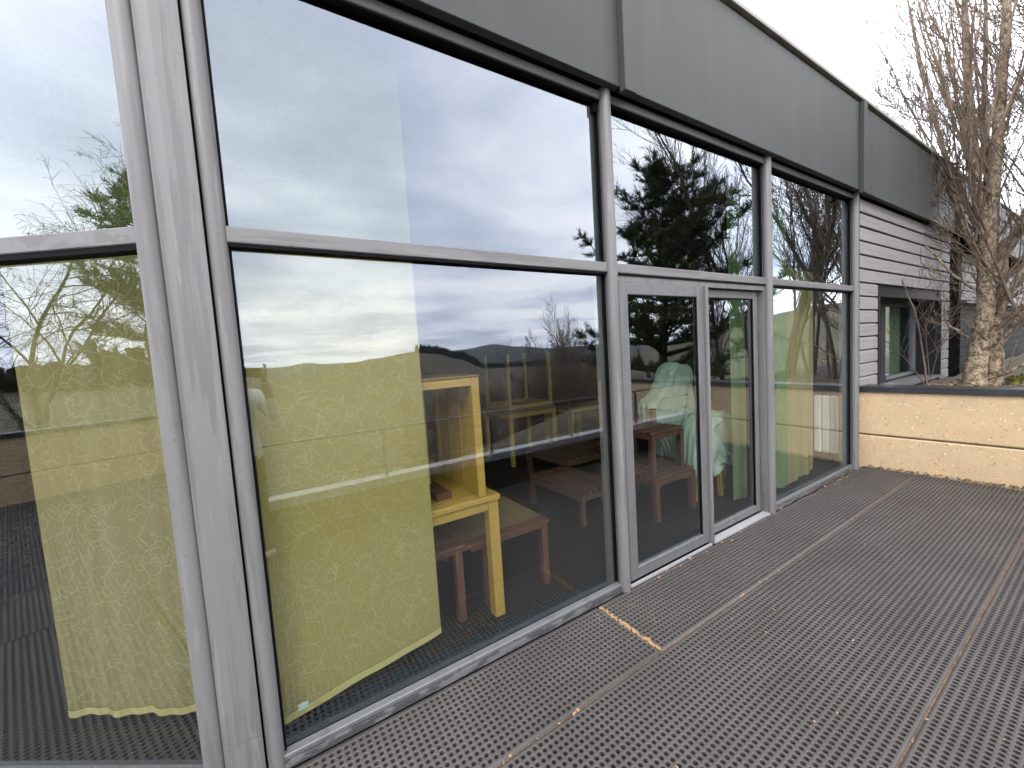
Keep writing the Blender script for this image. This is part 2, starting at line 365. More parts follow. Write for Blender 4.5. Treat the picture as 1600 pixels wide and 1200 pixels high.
# ------------------------------------------------------------------ terrain
def lerp(a, b, t): return a + (b - a) * t
def sst(a, b, x):
    t = min(1.0, max(0.0, (x - a) / (b - a))); return t * t * (3 - 2 * t)
def tab(az, pts):
    if az <= pts[0][0]: return pts[0][1]
    for (a, u), (b, v) in zip(pts, pts[1:]):
        if az <= b:
            t = (az - a) / (b - a); t = t * t * (3 - 2 * t); return u + (v - u) * t
    return pts[-1][1]
def el(r, deg): return 1.6 + r * math.tan(rad(deg))
T60 = [(-180, 0.2), (-160, 0.0), (-135, -2.5), (-110, -5.0), (-70, -6.5), (-50, -6.0), (-40, -3.5), (-25, 0.8), (0, 1.2), (180, 0.2)]
T150 = [(-180, el(150, 0.8)), (-165, el(150, 0.8)), (-140, -3.0), (-110, -8), (-88, el(150, -4.4)), (-70, el(150, -3.5)), (-52, el(150, -3.6)), (-40, el(150, -0.5)), (-30, el(150, 2.0)), (-18, el(150, 3.4)), (0, el(150, 3.0)), (30, 2), (180, el(150, .8))]
T400 = [(-180, 1), (-150, 0), (-120, -8), (-92, el(400, -1.7)), (-88, el(400, -1.3)), (-82, el(400, -0.4)), (-76, el(400, 0.65)), (-71, el(400, 1.2)), (-68, el(400, 0.95)), (-65, el(400, 0.0)), (-61, el(400, -1.6)), (-50, el(400, -1.8)), (-35, el(400, -0.5)), (-20, el(400, 2.0)), (0, 5), (180, 1)]
T1500 = [(-180, -10), (-150, -12), (-92, el(1500, -1.6)), (-60, el(1500, -1.0)), (-45, el(1500, -0.6)), (-20, 5), (180, -10)]
T5000 = [(-180, el(5000, .2)), (-120, el(5000, .1)), (-92, el(5000, .1)), (-87, el(5000, .15)), (-84.5, el(5000, .5)), (-82, el(5000, .2)), (-74, el(5000, .25)), (-68, el(5000, .8)), (-64, el(5000, 1.05)), (-60, el(5000, 1.55)), (-56.5, el(5000, 1.05)), (-52, el(5000, .5)), (-46, el(5000, .5)), (-30, el(5000, .3)), (180, el(5000, .2))]
RINGS = [(60, T60), (150, T150), (400, T400), (1500, T1500), (5000, T5000), (8000, [(-180, 0), (180, 0)])]
def near_z(x, y):
    z = -0.5
    s = (x - 2.5) * -0.481 + (y + 4.6) * -0.876
    az = math.degrees(math.atan2(y, x))
    w = sst(-165, -135, az) * (1 - sst(-30, -12, az))
    z -= 5.0 * sst(0.0, 9.0, s) * w
    z += 0.05 * mnoise.noise(Vector((x * .4, y * .4, 0)))
    return z
def ground_z(x, y):
    r = math.hypot(x, y); az = math.degrees(math.atan2(y, x))
    if r < 14: return near_z(x, y)
    if r < 60:
        t = (r - 14) / 46.0; t = t * t * (3 - 2 * t)
        return lerp(near_z(x, y), tab(az, T60), t)
    for (r0, t0), (r1, t1) in zip(RINGS, RINGS[1:]):
        if r <= r1:
            t = (math.log(r) - math.log(r0)) / (math.log(r1) - math.log(r0))
            if r0 == 1500: t = t ** 1.6
            return lerp(tab(az, t0), tab(az, t1), t) + min(0.5, r * 0.0008) * mnoise.noise(Vector((x * .02, y * .02, 3))) 
    return 0.0
azs = list(np.arange(-180, -100, 2.0)) + list(np.arange(-100, -10, 0.5)) + list(np.arange(-10, 180, 4.0))
rs = [0.0, 1.5, 3, 4.5, 6, 7, 8, 9, 10, 11, 12, 13, 14, 15.5, 17, 19, 21, 24, 27, 31, 36, 42, 50, 60] + [60 * (8000 / 60) ** (i / 40) for i in range(1, 41)]
gv = []; gf = []; gm = []
for r in rs:
    for a in azs:
        x, y = r * math.cos(rad(a)), r * math.sin(rad(a))
        gv.append((x, y, ground_z(x, y)))
na = len(azs)
for i in range(len(rs) - 1):
    for k in range(na):
        k2 = (k + 1) % na; r = rs[i]; a = azs[k]
        gf.append((i * na + k, i * na + k2, (i + 1) * na + k2, (i + 1) * na + k) if i else (i * na + k, (i + 1) * na + k2, (i + 1) * na + k))
        x, y = (r + .3) * math.cos(rad(a)), (r + .3) * math.sin(rad(a))
        s = (x - 2.5) * -0.481 + (y + 4.6) * -0.876
        m = 0
        if r < 45 and -1.2 < s < 2.5 and -140 < a < -25: m = 1
        elif r < 320 and s >= 2.5 and -72 < a < -38: m = 3
        elif r < 90 and s >= 2.5 and -110 < a < -38: m = 3
        if 95 < r < 118 and -60 < a < -42: m = 1
        if 300 < r and -69.5 < a < -35: m = 2
        if r > 900: m = 2
        gm.append(m)
me = bpy.data.meshes.new('ground'); me.from_pydata(gv, [], gf)
for m in ('meadow', 'straw', 'forest', 'valley'): me.materials.append(M[m])
me.polygons.foreach_set('material_index', gm); me.polygons.foreach_set('use_smooth', [True] * len(gf)); me.update()
link('ground', me, kind='structure')

# ------------------------------------------------------------------ the terrace deck
PITCH_H = 0.029
def perforated(name, x0, x1, y0, y1, parent, keep=None):
    p = PITCH_H
    nx, ny = int((x1 - x0 - 0.01) / p), int((y1 - y0 - 0.01) / p)
    ox, oy = x0 + (x1 - x0 - nx * p) / 2, y0 + (y1 - y0 - ny * p) / 2
    h = p / 2
    sq = np.array([(h, 0), (h, h), (0, h), (-h, h), (-h, 0), (-h, -h), (0, -h), (h, -h)])
    t = np.arange(8) * math.pi / 4
    oc = np.stack([np.cos(t), np.sin(t)], 1) * 0.0094
    cell = np.zeros((24, 3)); cell[:8, :2] = sq; cell[8:16, :2] = oc; cell[16:, :2] = oc * 0.97; cell[16:, 2] = -0.021
    gx, gy = np.meshgrid(ox + p * (np.arange(nx) + .5), oy + p * (np.arange(ny) + .5))
    cen = np.stack([gx.ravel(), gy.ravel(), np.zeros(gx.size)], 1)
    if keep is not None: cen = cen[keep(cen[:, 0], cen[:, 1])]
    V = (cen[:, None, :] + cell[None]).reshape(-1, 3)
    q = []
    for k in range(8):
        k2 = (k + 1) % 8
        q.append((k, k2, 8 + k2, 8 + k))
    for k in range(8): q.append((8 + k, 8 + (k + 1) % 8, 16 + (k + 1) % 8, 16 + k))
    q = np.array(q); nq = len(q); nc = len(cen)
    F = (q[None] + (np.arange(nc) * 24)[:, None, None]).reshape(-1, 4)
    # plain margin round the field of holes and a skirt
    X0, X1, Y0, Y1 = ox, ox + nx * p, oy, oy + ny * p
    mv = np.array([(x0, y0, 0), (x1, y0, 0), (x1, y1, 0), (x0, y1, 0), (X0, Y0, 0), (X1, Y0, 0), (X1, Y1, 0), (X0, Y1, 0),
                   (x0, y0, -.02), (x1, y0, -.02), (x1, y1, -.02), (x0, y1, -.02)])
    b = len(V); mf = [(0, 1, 5, 4), (1, 2, 6, 5), (2, 3, 7, 6), (3, 0, 4, 7), (0, 8, 9, 1), (1, 9, 10, 2), (2, 10, 11, 3), (3, 11, 8, 0)]
    if keep is None: V = np.concatenate([V, mv]); F = np.concatenate([F, np.array(mf) + b])
    me = bpy.data.meshes.new(name)
    me.vertices.add(len(V)); me.vertices.foreach_set('co', V.astype(np.float32).ravel())
    me.loops.add(len(F) * 4); me.loops.foreach_set('vertex_index', F.astype(np.int32).ravel())
    me.polygons.add(len(F)); me.polygons.foreach_set('loop_start', np.arange(len(F), dtype=np.int32) * 4)
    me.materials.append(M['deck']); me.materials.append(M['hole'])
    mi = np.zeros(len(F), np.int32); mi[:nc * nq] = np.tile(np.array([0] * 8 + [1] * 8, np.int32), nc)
    me.polygons.foreach_set('material_index', mi); me.update(calc_edges=True)
    return link(name, me, parent)
def wallx(y): return 6.03 + 0.06 * abs(y)
deck = link('terrace_deck', MB().box(-7.0, 6.16, -2.36, 0.1, -0.12, -0.026).mesh('terrace_deck', 'bitumen'), kind='structure')
g = 0.0035
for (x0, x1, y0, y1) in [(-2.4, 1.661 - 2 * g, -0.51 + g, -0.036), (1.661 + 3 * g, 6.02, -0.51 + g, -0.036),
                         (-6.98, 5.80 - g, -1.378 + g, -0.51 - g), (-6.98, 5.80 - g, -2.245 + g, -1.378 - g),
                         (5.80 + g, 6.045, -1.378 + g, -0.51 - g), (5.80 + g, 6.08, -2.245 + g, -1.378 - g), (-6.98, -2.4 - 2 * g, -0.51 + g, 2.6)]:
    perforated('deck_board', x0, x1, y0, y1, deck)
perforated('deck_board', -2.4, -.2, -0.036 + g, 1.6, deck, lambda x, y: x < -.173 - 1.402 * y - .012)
MB().box(-7, -.25, .1, 2.6, -.12, -.026).obj('sub_deck', 'bitumen', deck)
# wood-coloured joint filling just below the board faces, and crumbs where it has broken up
jb = MB()
for y in (-0.51, -1.378): jb.box(-6.9, 6.0, y - g * 1.4, y + g * 1.4, -0.024, -0.0035)
jb.box(5.80 - g, 5.80 + g, -2.2, -0.52, -0.024, -0.005)
jb.box(1.661 - 2 * g, 1.661 + 3 * g, -0.50, -0.04, -0.024, -0.003)
jb.obj('joint_filling', 'joint', deck)
cb = MB(); rr = random.Random(5)
def crumb(x, y, s, mi=0):
    a = rr.random() * 3
    cb.obox((x, y, s * .3), (s * (1 + rr.random()), s * (0.6 + rr.random()), s * .7), rotz(a), s * .15, mi)
for i in range(60): crumb(1.661 + rr.uniform(-.008, .01), -0.06 - 0.44 * i / 60, rr.uniform(.006, .013))
for i in range(90):
    a = rr.uniform(0, 6.28); q = rr.gauss(.17, .012); 
    if rr.random() < .6: crumb(1.70 + q * math.cos(a) * .95, -0.24 + q * math.sin(a), rr.uniform(.0015, .004))
for i in range(22): crumb(rr.uniform(.6, 5.5), -0.51 + rr.uniform(-.008, .008), rr.uniform(.005, .011))
for i in range(14): crumb(rr.uniform(1.9, 5.0), -1.378 + rr.uniform(-.008, .008), rr.uniform(.004, .008))
for i in range(26): crumb(rr.uniform(.5, 5.6), rr.uniform(-1.7, -.1), rr.uniform(.003, .007))
for i in range(60): crumb(rr.uniform(2.2, 5.8), -0.05 + rr.gauss(0, .018), rr.uniform(.004, .012))
for i in range(7): crumb(rr.uniform(.8, 5.7), rr.uniform(-1.9, -.1), rr.uniform(.002, .005), 1)
cb.obj('crumbs_and_grit', ['crumb', 'speck'], None, label='tan crumbs and grit scattered along the deck joints', cat='grit', kind='stuff')
# ------------------------------------------------------------------ the glazed building
bld = thing('glazed_building', 'long dark grey building with glazed front, fascia band and silver board siding', 'building')
P = lambda name, mats, smooth=False: part(bld, name, mats, smooth)
TH = rad(-35.5); TL = Vector((math.cos(TH), math.sin(TH), 0)); NL = Vector((math.sin(TH), -math.cos(TH), 0)); OC = Vector((-0.173, 0, 0))
RL = Matrix(((TL.x, -NL.x, 0), (TL.y, -NL.y, 0), (0, 0, 1)))      # local x along the left facade, y into the building
def LF(s, d, z): return OC + TL * s - NL * d + Vector((0, 0, z))
def lbox(mb, s0, s1, d0, d1, z0, z1, ch=0.0):
    return mb.obox(LF((s0 + s1) / 2, (d0 + d1) / 2, (z0 + z1) / 2), (s1 - s0, d1 - d0, z1 - z0), RL, ch)
GY = 0.034
COLS = [1.935, 3.885, 5.865]
# round-fronted posts with the flat web and gasket behind them
for x in COLS:
    zt = 3.158
    p = P('mullion', 'steel', 'auto'); r = 0.037
    p.tube([(x, -0.012, -0.005), (x, -0.012, zt)], r, 20); p.box(x - .026, x + .026, 0.02, 0.13, 0, zt); m = p.done()
    part(m, 'gasket', 'gasket').box(x - .034, x + .034, 0.022, 0.052, 0.02, zt - .001).done()
# corner: two posts and a folded cover between them
p = P('corner_post', 'steel', 'auto'); p.tube([(-0.070, -0.002, -.005), (-0.070, -0.002, 3.3)], 0.030, 20); p.done()
p = P('corner_post', 'steel', 'auto'); c = LF(-0.114, 0.004, 0); p.tube([(c.x, c.y, -.005), (c.x, c.y, 3.3)], 0.042, 20); p.done()
a = LF(-0.064, -0.016, 0); a2 = LF(-0.064, .09, 0)
p = P('corner_cover', 'steel'); p.prism([(a.x, a.y), (-0.186, -0.021), (-0.106, -0.022), (-0.106, 0.10), (a2.x, a2.y)], 0.1905, 3.3)
p.prism([(a.x, a.y), (-0.186, -0.021), (-0.106, -0.022), (-0.106, 0.10), (a2.x, a2.y)], -.005, 0.1885).done()
P('gasket', 'gasket').box(-.1055, -.032, 0.012, 0.085, 0.02, 3.2).done()
lbox(P('gasket', 'gasket'), -.165, -.0645, 0.016, 0.085, 0.02, 3.2).done()
bays = [(-0.045, COLS[0] - .03), (COLS[0] + .03, COLS[1] - .03), (COLS[1] + .03, COLS[2] - .03)]
def pane(x0, x1, z0, z1, y=GY, g='glass'):
    return glass_sheet(P('glass_pane', [g, 'inner_glass']), ((x0 + x1) / 2, y, (z0 + z1) / 2), (x1 - x0, .008, z1 - z0)).done()
for i, (x0, x1) in enumerate(bays):
    P('transom', 'steel_h').box(x0, x1, -0.014, 0.028, 2.070, 2.130, .004).done()
    P('transom_gasket', 'gasket').box(x0, x1, -0.008, 0.049, 2.058, 2.069).done()
    P('head_rail', 'steel_h').box(x0, x1, -0.010, 0.05, 3.098, 3.148, .004).done()
    P('head_gasket_shade', 'gasket').box(x0, x1, -0.006, 0.055, 3.088, 3.097).done()  # gasket widened into a black strip that stands in for underside shade
    pane(x0, x1, 2.131, 3.087, g='dimming_glass')
    if i != 1:
        pane(x0, x1, 0.049, 2.057)
        P('sill', 'alu').box(x0, x1, -0.014, 0.029, 0.026, 0.050, .004).done()
        P('sill_flashing', 'flash').box(x0, x1, -0.022, 0.05, -0.004, 0.025).done()
# little black bracket clips at the heads of two panes
for x in (COLS[0] - .05, COLS[2] - .06): P('bracket', 'gasket').box(x - .015, x + .015, 0.012, .029, 3.03, 3.087).done()
# sliding door in the middle bay
dr = P('sliding_door', 'steel'); x0, x1 = bays[1]
dr.box(x0, x0 + .022, 0.0, 0.10, 0, 2.057); dr.box(x1 - .022, x1, 0.0, 0.10, 0, 2.057); dr.box(x0 + .022, x1 - .022, 0.0, .10, 2.018, 2.057)
dr = dr.done()
def leaf(x0, x1, y0, y1, z0, z1, w):
    l = part(dr, 'door_leaf', 'alu'); 
    l.box(x0, x0 + w, y0, y1, z0, z1, .004); l.box(x1 - w, x1, y0, y1, z0, z1, .004)
    l.box(x0 + w, x1 - w, y0 + .001, y1 - .001, z1 - w, z1, .004); l.box(x0 + w, x1 - w, y0 + .001, y1 - .001, z0, z0 + w, .004); l = l.done()
    ym = (y0 + y1) / 2
    part(dr, 'door_gasket', 'gasket').box(x0 + w, x0 + w + .006, ym - .012, ym + .012, z0 + w, z1 - w).box(x1 - w - .006, x1 - w, ym - .012, ym + .012, z0 + w, z1 - w).box(x0 + w, x1 - w, ym - .012, ym + .012, z1 - w - .006, z1 - w).done()
    glass_sheet(part(dr, 'door_pane', ['glass', 'inner_glass']), ((x0 + x1) / 2, ym, (z0 + z1 - .006) / 2), (x1 - x0 - 2 * w - .012, .008, z1 - z0 - 2 * w - .006)).done()
leaf(2.002, 2.915, -0.008, 0.034, 0.022, 2.016, 0.078)
leaf(2.905, 3.805, 0.042, 0.084, 0.022, 2.010, 0.062)
part(dr, 'meeting_stile', 'steel').box(2.912, 2.945, -0.03, 0.038, 0.004, 2.022, .003).done()
part(dr, 'door_track', 'brightalu').box(2.95, 3.83, -0.03, 0.036, -0.002, 0.012).box(1.975, 2.91, -0.03, -0.012, -0.002, 0.012).done()
# left facade
p = P('transom', 'steel_h'); lbox(p, -4.6, -.15, -0.014, .03, 2.065, 2.125, .004).done()
lbox(P('transom_gasket', 'gasket'), -4.6, -.15, -.008, .05, 2.046, 2.064).done()
for s0, s1 in ((-2.05, -.14), (-4.6, -2.12)):
    for z0, z1 in ((2.126, 3.1), (.029, 2.045)): glass_sheet(P('glass_pane', ['dimming_glass' if z0 > 1 else 'glass', 'inner_glass']), LF((s0 + s1) / 2, .036, (z0 + z1) / 2), (s1 - s0, .008, z1 - z0), RL).done()
lbox(P('sill', 'alu'), -4.6, -.15, -.012, .055, -.01, .028).done(); lbox(P('head_rail', 'steel'), -4.6, -.13, -.012, .08, 3.1, 3.2).done()
c = LF(-2.085, 0, 0); p = P('mullion', 'steel', 'auto'); p.tube([(c.x, c.y, 0), (c.x, c.y, 3.2)], .037, 16).done()
# soffit, fascia panels, cover strips, roof edge
FY = -0.09
P('soffit', 'soffit').box(-0.05, 24, FY + .012, 0.30, 3.160, 3.185).done()
fj = [-1.85, 2.0, 5.74, 9.88, 13.1, 16.7, 20.3, 24.0]
for xa, xb in zip(fj, fj[1:]):
    P('fascia_panel', 'fascia').box(max(xa, -.1) + .012, xb - .004, FY, FY + .05, 3.147, 4.06, .003).done()
    if xa > 0: P('cover_strip', 'fascia').box(xa - .012, xa + .085, FY - .045, FY - .001, 3.112, 4.055, .003).done()
lbox(P('fascia_panel', 'fascia'), -4.7, -.13, FY, FY + .05, 3.21, 4.03, .003).done()
P('coping_shadow_gap', 'soffit').box(-.1, 24, FY + .01, .2, 4.061, 4.080).done()
P('roof_edge', 'roofedge').box(-.1, 24, FY - .03, .25, 4.081, 4.116, .004).done()
# silver lapped boards right of the glazing, round a deep window
bx0, bx1, bh = 6.03, 10.02, 0.1605
WX0, WX1, WZ0, WZ1 = 6.66, 9.45, 0.86, 2.03
sw = P('siding_wall', 'dark').box(6.03, WX0 - .02, 0.03, 0.25, -.5, 3.159).box(WX1 + .02, bx1, 0.03, .25, -.5, 3.159).box(WX0 - .02, WX1 + .02, .03, .25, WZ1 + .02, 3.159).box(WX0 - .02, WX1 + .02, .03, .25, -.5, WZ0 - .06).done()
def board(x0, x1, z, parent, m='siding', h=0.1605, y=0.0):
    # lapped board: thick lower edge with a chamfer, thin top
    v = []
    prof = [(0.028, 0.0), (0.0, 0.0), (-0.004, 0.003), (-0.004, h - .030), (0.016, h - .013), (0.028, h - .012)]
    for x in (x0, x1): v += [(x, y + a, z + b) for a, b in prof]
    n = len(prof)
    f = [tuple(range(n)), tuple(reversed(range(n, 2 * n)))] + [(i, n + i, n + (i + 1) % n, (i + 1) % n) for i in range(n)]
    o = MB().add(v, f).obj('board', m, parent); o.location.y += rr.uniform(-.001, .002); return o
k = 0; z = 3.156 - bh
while z > -0.3:
    if z + bh > WZ0 - .05 and z < WZ1 + .02:
        board(bx0 + .012, WX0 - .03, z, sw); board(WX1 + .03, bx1, z, sw)
    else: board(bx0 + .012, bx1, z, sw)
    z -= bh
WD = .27
win = P('window', 'frame_dark').box(WX0 - .03, WX0, -.02, WD, WZ0 - .05, WZ1 + .03).box(WX1, WX1 + .03, -.02, WD, WZ0 - .05, WZ1 + .03).box(WX0, WX1, -.022, WD, WZ1, WZ1 + .03).done()
part(win, 'sill', 'alu').box(WX0, WX1, -.05, WD - .01, WZ0 - .055, WZ0 - .03).done()
part(win, 'frame', 'frame_dark').box(WX0, WX1, WD, WD + .06, WZ0 - .03, WZ0 + .05).box(WX0, WX1, WD, WD + .06, WZ1 - .07, WZ1).box(WX0, WX0 + .07, WD, WD + .06, WZ0 + .05, WZ1 - .07).box(WX1 - .07, WX1, WD, WD + .06, WZ0 + .05, WZ1 - .07).box(7.75, 7.95, WD, WD + .06, WZ0 + .05, WZ1 - .07).done()
part(win, 'glazing_bead', 'alu').box(7.95, WX1 - .07, WD - .012, WD - .001, WZ0 + .0, WZ0 + .045).box(WX1 - .10, WX1 - .072, WD - .012, WD + .05, WZ0 + .05, WZ1 - .07).done()
part(win, 'pane', 'glass').box(WX0 + .07, 7.75, WD + .026, WD + .034, WZ0 + .05, WZ1 - .07).done(); part(win, 'pane', 'glass').box(7.95, WX1 - .07, WD + .026, WD + .034, WZ0 + .05, WZ1 - .07).done()
part(win, 'blind', 'blind').box(8.22, 8.98, WD + .09, WD + .10, WZ0, WZ1).done()
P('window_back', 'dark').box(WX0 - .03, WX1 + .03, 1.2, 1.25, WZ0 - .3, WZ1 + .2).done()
# room shell behind the glass
room = [(c.x, c.y) for c in (LF(-4.6, .10, 0), LF(.03, .10, 0))] + [(6.0, .086), (6.0, 7), (-4.2, 7)]
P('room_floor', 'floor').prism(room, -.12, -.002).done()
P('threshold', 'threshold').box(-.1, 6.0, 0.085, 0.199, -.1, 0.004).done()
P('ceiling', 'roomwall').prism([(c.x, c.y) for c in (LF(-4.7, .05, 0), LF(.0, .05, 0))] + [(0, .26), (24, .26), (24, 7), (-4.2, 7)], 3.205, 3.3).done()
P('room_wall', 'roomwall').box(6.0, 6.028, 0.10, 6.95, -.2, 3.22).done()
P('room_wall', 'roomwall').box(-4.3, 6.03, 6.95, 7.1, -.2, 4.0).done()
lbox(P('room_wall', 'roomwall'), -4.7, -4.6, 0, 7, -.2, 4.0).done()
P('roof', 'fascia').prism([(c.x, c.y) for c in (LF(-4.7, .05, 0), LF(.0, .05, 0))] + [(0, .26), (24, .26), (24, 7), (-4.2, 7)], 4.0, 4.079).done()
# the wing beyond the gap
wing = thing('rear_wing', 'far wing of the building behind the tree, pale boards above dark boards', 'building')
wb = part(wing, 'wall', 'dark').box(12.6, 24, .33, .6, -.3, 3.15).box(10.04, 12.6, 1.6, 1.7, -.3, 3.15).box(10.03, 10.06, .25, 1.6, -.3, 3.15).done()
z = 3.15 - .2
while z > -.2:
    board(12.6, 24, z, wb, 'siding' if z > 2.1 else 'darksiding', .2, .30); z -= .2
part(wing, 'ledge', 'alu').box(12.55, 24, .20, .30, 2.07, 2.11).done()
part(wing, 'downpipe', 'frame_dark', 'auto').tube([(15.2, .2, 0), (15.2, .2, 3.1)], .04, 10).done()
# ------------------------------------------------------------------ parapet walls, guard rail
def parapet(name, label, x_at, ya, yb, sgn):
    t = thing(name, label, 'wall')
    def course(z0, z1):
        p = part(t, 'wall_course', 'render'); w = 0.2
        ch = .012
        prof = [(0, z0 + ch), (ch, z0), (w - ch, z0), (w, z0 + ch), (w, z1 - ch), (w - ch, z1), (ch, z1), (0, z1 - ch)]
        v = []
        for y in (ya, yb): v += [(x_at(y) + sgn * a, y, b) for a, b in prof]
        n = len(prof)
        p.add(v, [tuple(range(n)), tuple(reversed(range(n, 2 * n)))] + [(i, (i + 1) % n, n + (i + 1) % n, n + i) for i in range(n)]).done()
    course(-.6, .381); course(.395, .90)
    part(t, 'joint', 'soil').prism([(x_at(y) + sgn * a, y) for y, a in ((ya, .012), (yb, .012), (yb, .18), (ya, .18))], .380, .396).done()
    c = part(t, 'coping', 'coping')
    c.prism([(x_at(ya) - sgn * .03, ya), (x_at(yb) - sgn * .03, yb), (x_at(yb) + sgn * .25, yb), (x_at(ya) + sgn * .25, ya)], .902, .962).done()
    return t
parapet('parapet_wall', 'beige rendered parapet wall with black coping at the far end of the deck', wallx, 0.0, -4.55, 1)
parapet('parapet_wall', 'beige parapet wall at the near end of the terrace, mirrored in the leftmost pane', lambda y: -7.0, 3.2, -2.36, -1)
RY = -2.30
up = thing('terrace_upstand', 'low black upstand with pale cap along the open terrace edge, mirrored in the glass', 'upstand')
part(up, 'upstand', 'bitumen').box(-6.98, 6.14, RY - .09, RY + .05, -.5, .347).done()
part(up, 'cap', 'kerb').box(-6.98, 6.14, RY - .10, RY + .06, .349, .435, .006).done()
rail = thing('cable_railing', 'thin cable guard rail with steel posts along the terrace edge, mirrored in the glass', 'railing')
for x in (-5.2, -3.95, -2.7, -1.45, 1.05 - 1.25, 2.3 - 1.25, 2.3, 3.55, 4.80):
    part(rail, 'post', 'cable', 'auto').tube([(x, RY, .436), (x, RY, .93)], .022, 10).done()
for zc, rc in ((.535, .006), (.735, .006), (.92, .013)):
    c = part(rail, 'cable', 'cable', True).tube([(-6.98, RY, zc), (6.14, RY, zc)], rc, 8).done()
    part(c, 'tensioner', 'cable', True).tube([(5.95, RY, zc), (6.13, RY, zc)], .017, 8).done() if zc < .9 else None

# planting bed behind the far parapet
def bz(x, y):
    t = sst(3.0, 5.5, -y); return lerp(.74, -.6, t) + .05 * mnoise.noise(Vector((x * 1.3, y * 1.3, 1)))
MB().grid(lambda u, v: (lerp(wallx(lerp(.0, -6, v)) + .19, 22, u ** 1.5), lerp(-.02, -6, v), bz(lerp(6.2, 22, u ** 1.5), lerp(0, -6, v))), 60, 50).obj('planting_bed', 'soil', None, True, kind='structure')
ms_ = MB()
for i in range(160):
    x, y = rr.gauss(9.6, .25), rr.gauss(-.90, .08); z = bz(x, y)
    h = rr.uniform(.02, .04) + .03 * math.exp(-((x - 9.4) ** 2 + (y + .95) ** 2) * 3); a = rr.random() * 6.28
    ms_.add([(x, y, z + h), (x + .05 * math.cos(a), y + .05 * math.sin(a), z), (x - .05 * math.sin(a), y + .05 * math.cos(a), z), (x - .05 * math.cos(a), y - .05 * math.sin(a), z)], [(0, 1, 2), (0, 2, 3), (0, 3, 1)])
ms_.obj('moss_cushion', 'moss', None, label='yellow green moss clump beside the tree behind the parapet', cat='moss', kind='stuff')
ll = MB()
for i in range(420):
    x, y = rr.uniform(6.45, 9.5), rr.uniform(-1.6, -.06); z = bz(x, y) + .02; a = rr.random() * 6.28; s = rr.uniform(.015, .04)
    u = Vector((math.cos(a), math.sin(a), rr.uniform(-.4, .6))) * s; w = Vector((-math.sin(a), math.cos(a), rr.uniform(-.3, .6))) * s * .6; c = Vector((x, y, z))
    ll.add([c - u, c + w, c + u, c - w], [(0, 1, 2, 3)])
ll.obj('fallen_leaves', 'litter', None, label='dead brown leaves lying on the bed behind the parapet', cat='leaves', kind='stuff')
gl = MB()
for i in range(520):
    x, y = (rr.uniform(4.6, 6.0), -rr.random() ** 2 * .12 - .03) if i % 4 == 1 else (lambda v: (wallx(v) - .004 - abs(rr.gauss(0, .018)), v))(-.05 - 1.7 * rr.random())
    a = rr.random() * 6.28; s = rr.uniform(.004, .012); u = Vector((math.cos(a), math.sin(a), rr.uniform(0, .5))) * s; w = Vector((-math.sin(a), math.cos(a), .3)) * s; c = Vector((x, y, .006 + (abs(rr.gauss(0, .012)) if i % 4 != 1 else 0)))
    gl.add([c - u, c + w, c + u, c - w], [(0, 1, 2, 3)])
gl.obj('dark_debris', 'soil', None, label='dark leaf debris caught in the far corner of the deck', cat='debris', kind='stuff')

# ------------------------------------------------------------------ trees
def rvec(r): return Vector((r.gauss(0, 1), r.gauss(0, 1), r.gauss(0, 1)))
def limb(mb, r, p, d, L, rad0, lvl, maxlvl, P_, tip=None):
    """one tapered limb with wandering; children leave it at P_['ang'] and bend upwards"""
    n = max(3, int(L / P_['seg'][min(lvl, len(P_['seg']) - 1)]))
    pts = [Vector(p)]; d = Vector(d).normalized(); rads = [rad0]; tipr = P_.get('tip', .0022)
    for i in range(n):
        d = (d + rvec(r) * P_['wob'] + Vector((0, 0, P_['up'] if lvl else P_['up0'])) * (1.0 / n)).normalized()
        pts.append(pts[-1] + d * (L / n)); rads.append(max(tipr, rad0 * (1 - (i + 1) / n * .88)))
    mb[0 if lvl == 0 else 1].tube(pts, rads, 10 if rad0 > .05 else 6 if rad0 > .018 else 4 if rad0 > .008 else 3, cap=False)
    if lvl >= maxlvl: return
    nc = P_['n'][min(lvl, len(P_['n']) - 1)]; nc = int(nc * (0.7 + .6 * r.random()) + .5)
    for k in range(nc):
        t = P_['start'][min(lvl, len(P_['start']) - 1)]; t = t + (1 - t) * ((k + r.random()) / nc)
        i = min(n - 1, int(t * n)); q = pts[i].lerp(pts[i + 1], t * n - i)
        ax = (pts[i + 1] - pts[i]).normalized(); o = ax.orthogonal().normalized()
        o.rotate(Matrix.Rotation(r.random() * 6.283, 3, ax)); a = rad(r.uniform(*P_['ang']))
        dd = ax * math.cos(a) + o * math.sin(a); rr_ = rads[i] * r.uniform(.35, .58)
        limb(mb, r, q, dd, L * (1 - t * .55) * r.uniform(*P_['len']), max(tipr, rr_), lvl + 1, maxlvl, P_)
BIRCH = dict(seg=(.25, .14, .09, .07), wob=.075, up=.35, up0=.1, n=(9, 7, 5, 3), start=(.2, .12, .12, .1), ang=(18, 42), len=(.36, .66), tip=.0026)
def bare_tree(name, label, base, stems, seed, maxlvl=3, prm=BIRCH, bark='bark', twig='twig', group=None):
    t = thing(name, label, 'tree', group=group); r = random.Random(seed); mb = (MB(), MB())
    for (off, d, L, r0) in stems: limb(mb, r, Vector(base) + Vector(off), d, L, r0, 0, maxlvl, prm)
    mb[0].obj('trunk', bark, t, True); mb[1].obj('crown', twig, t, True); return t

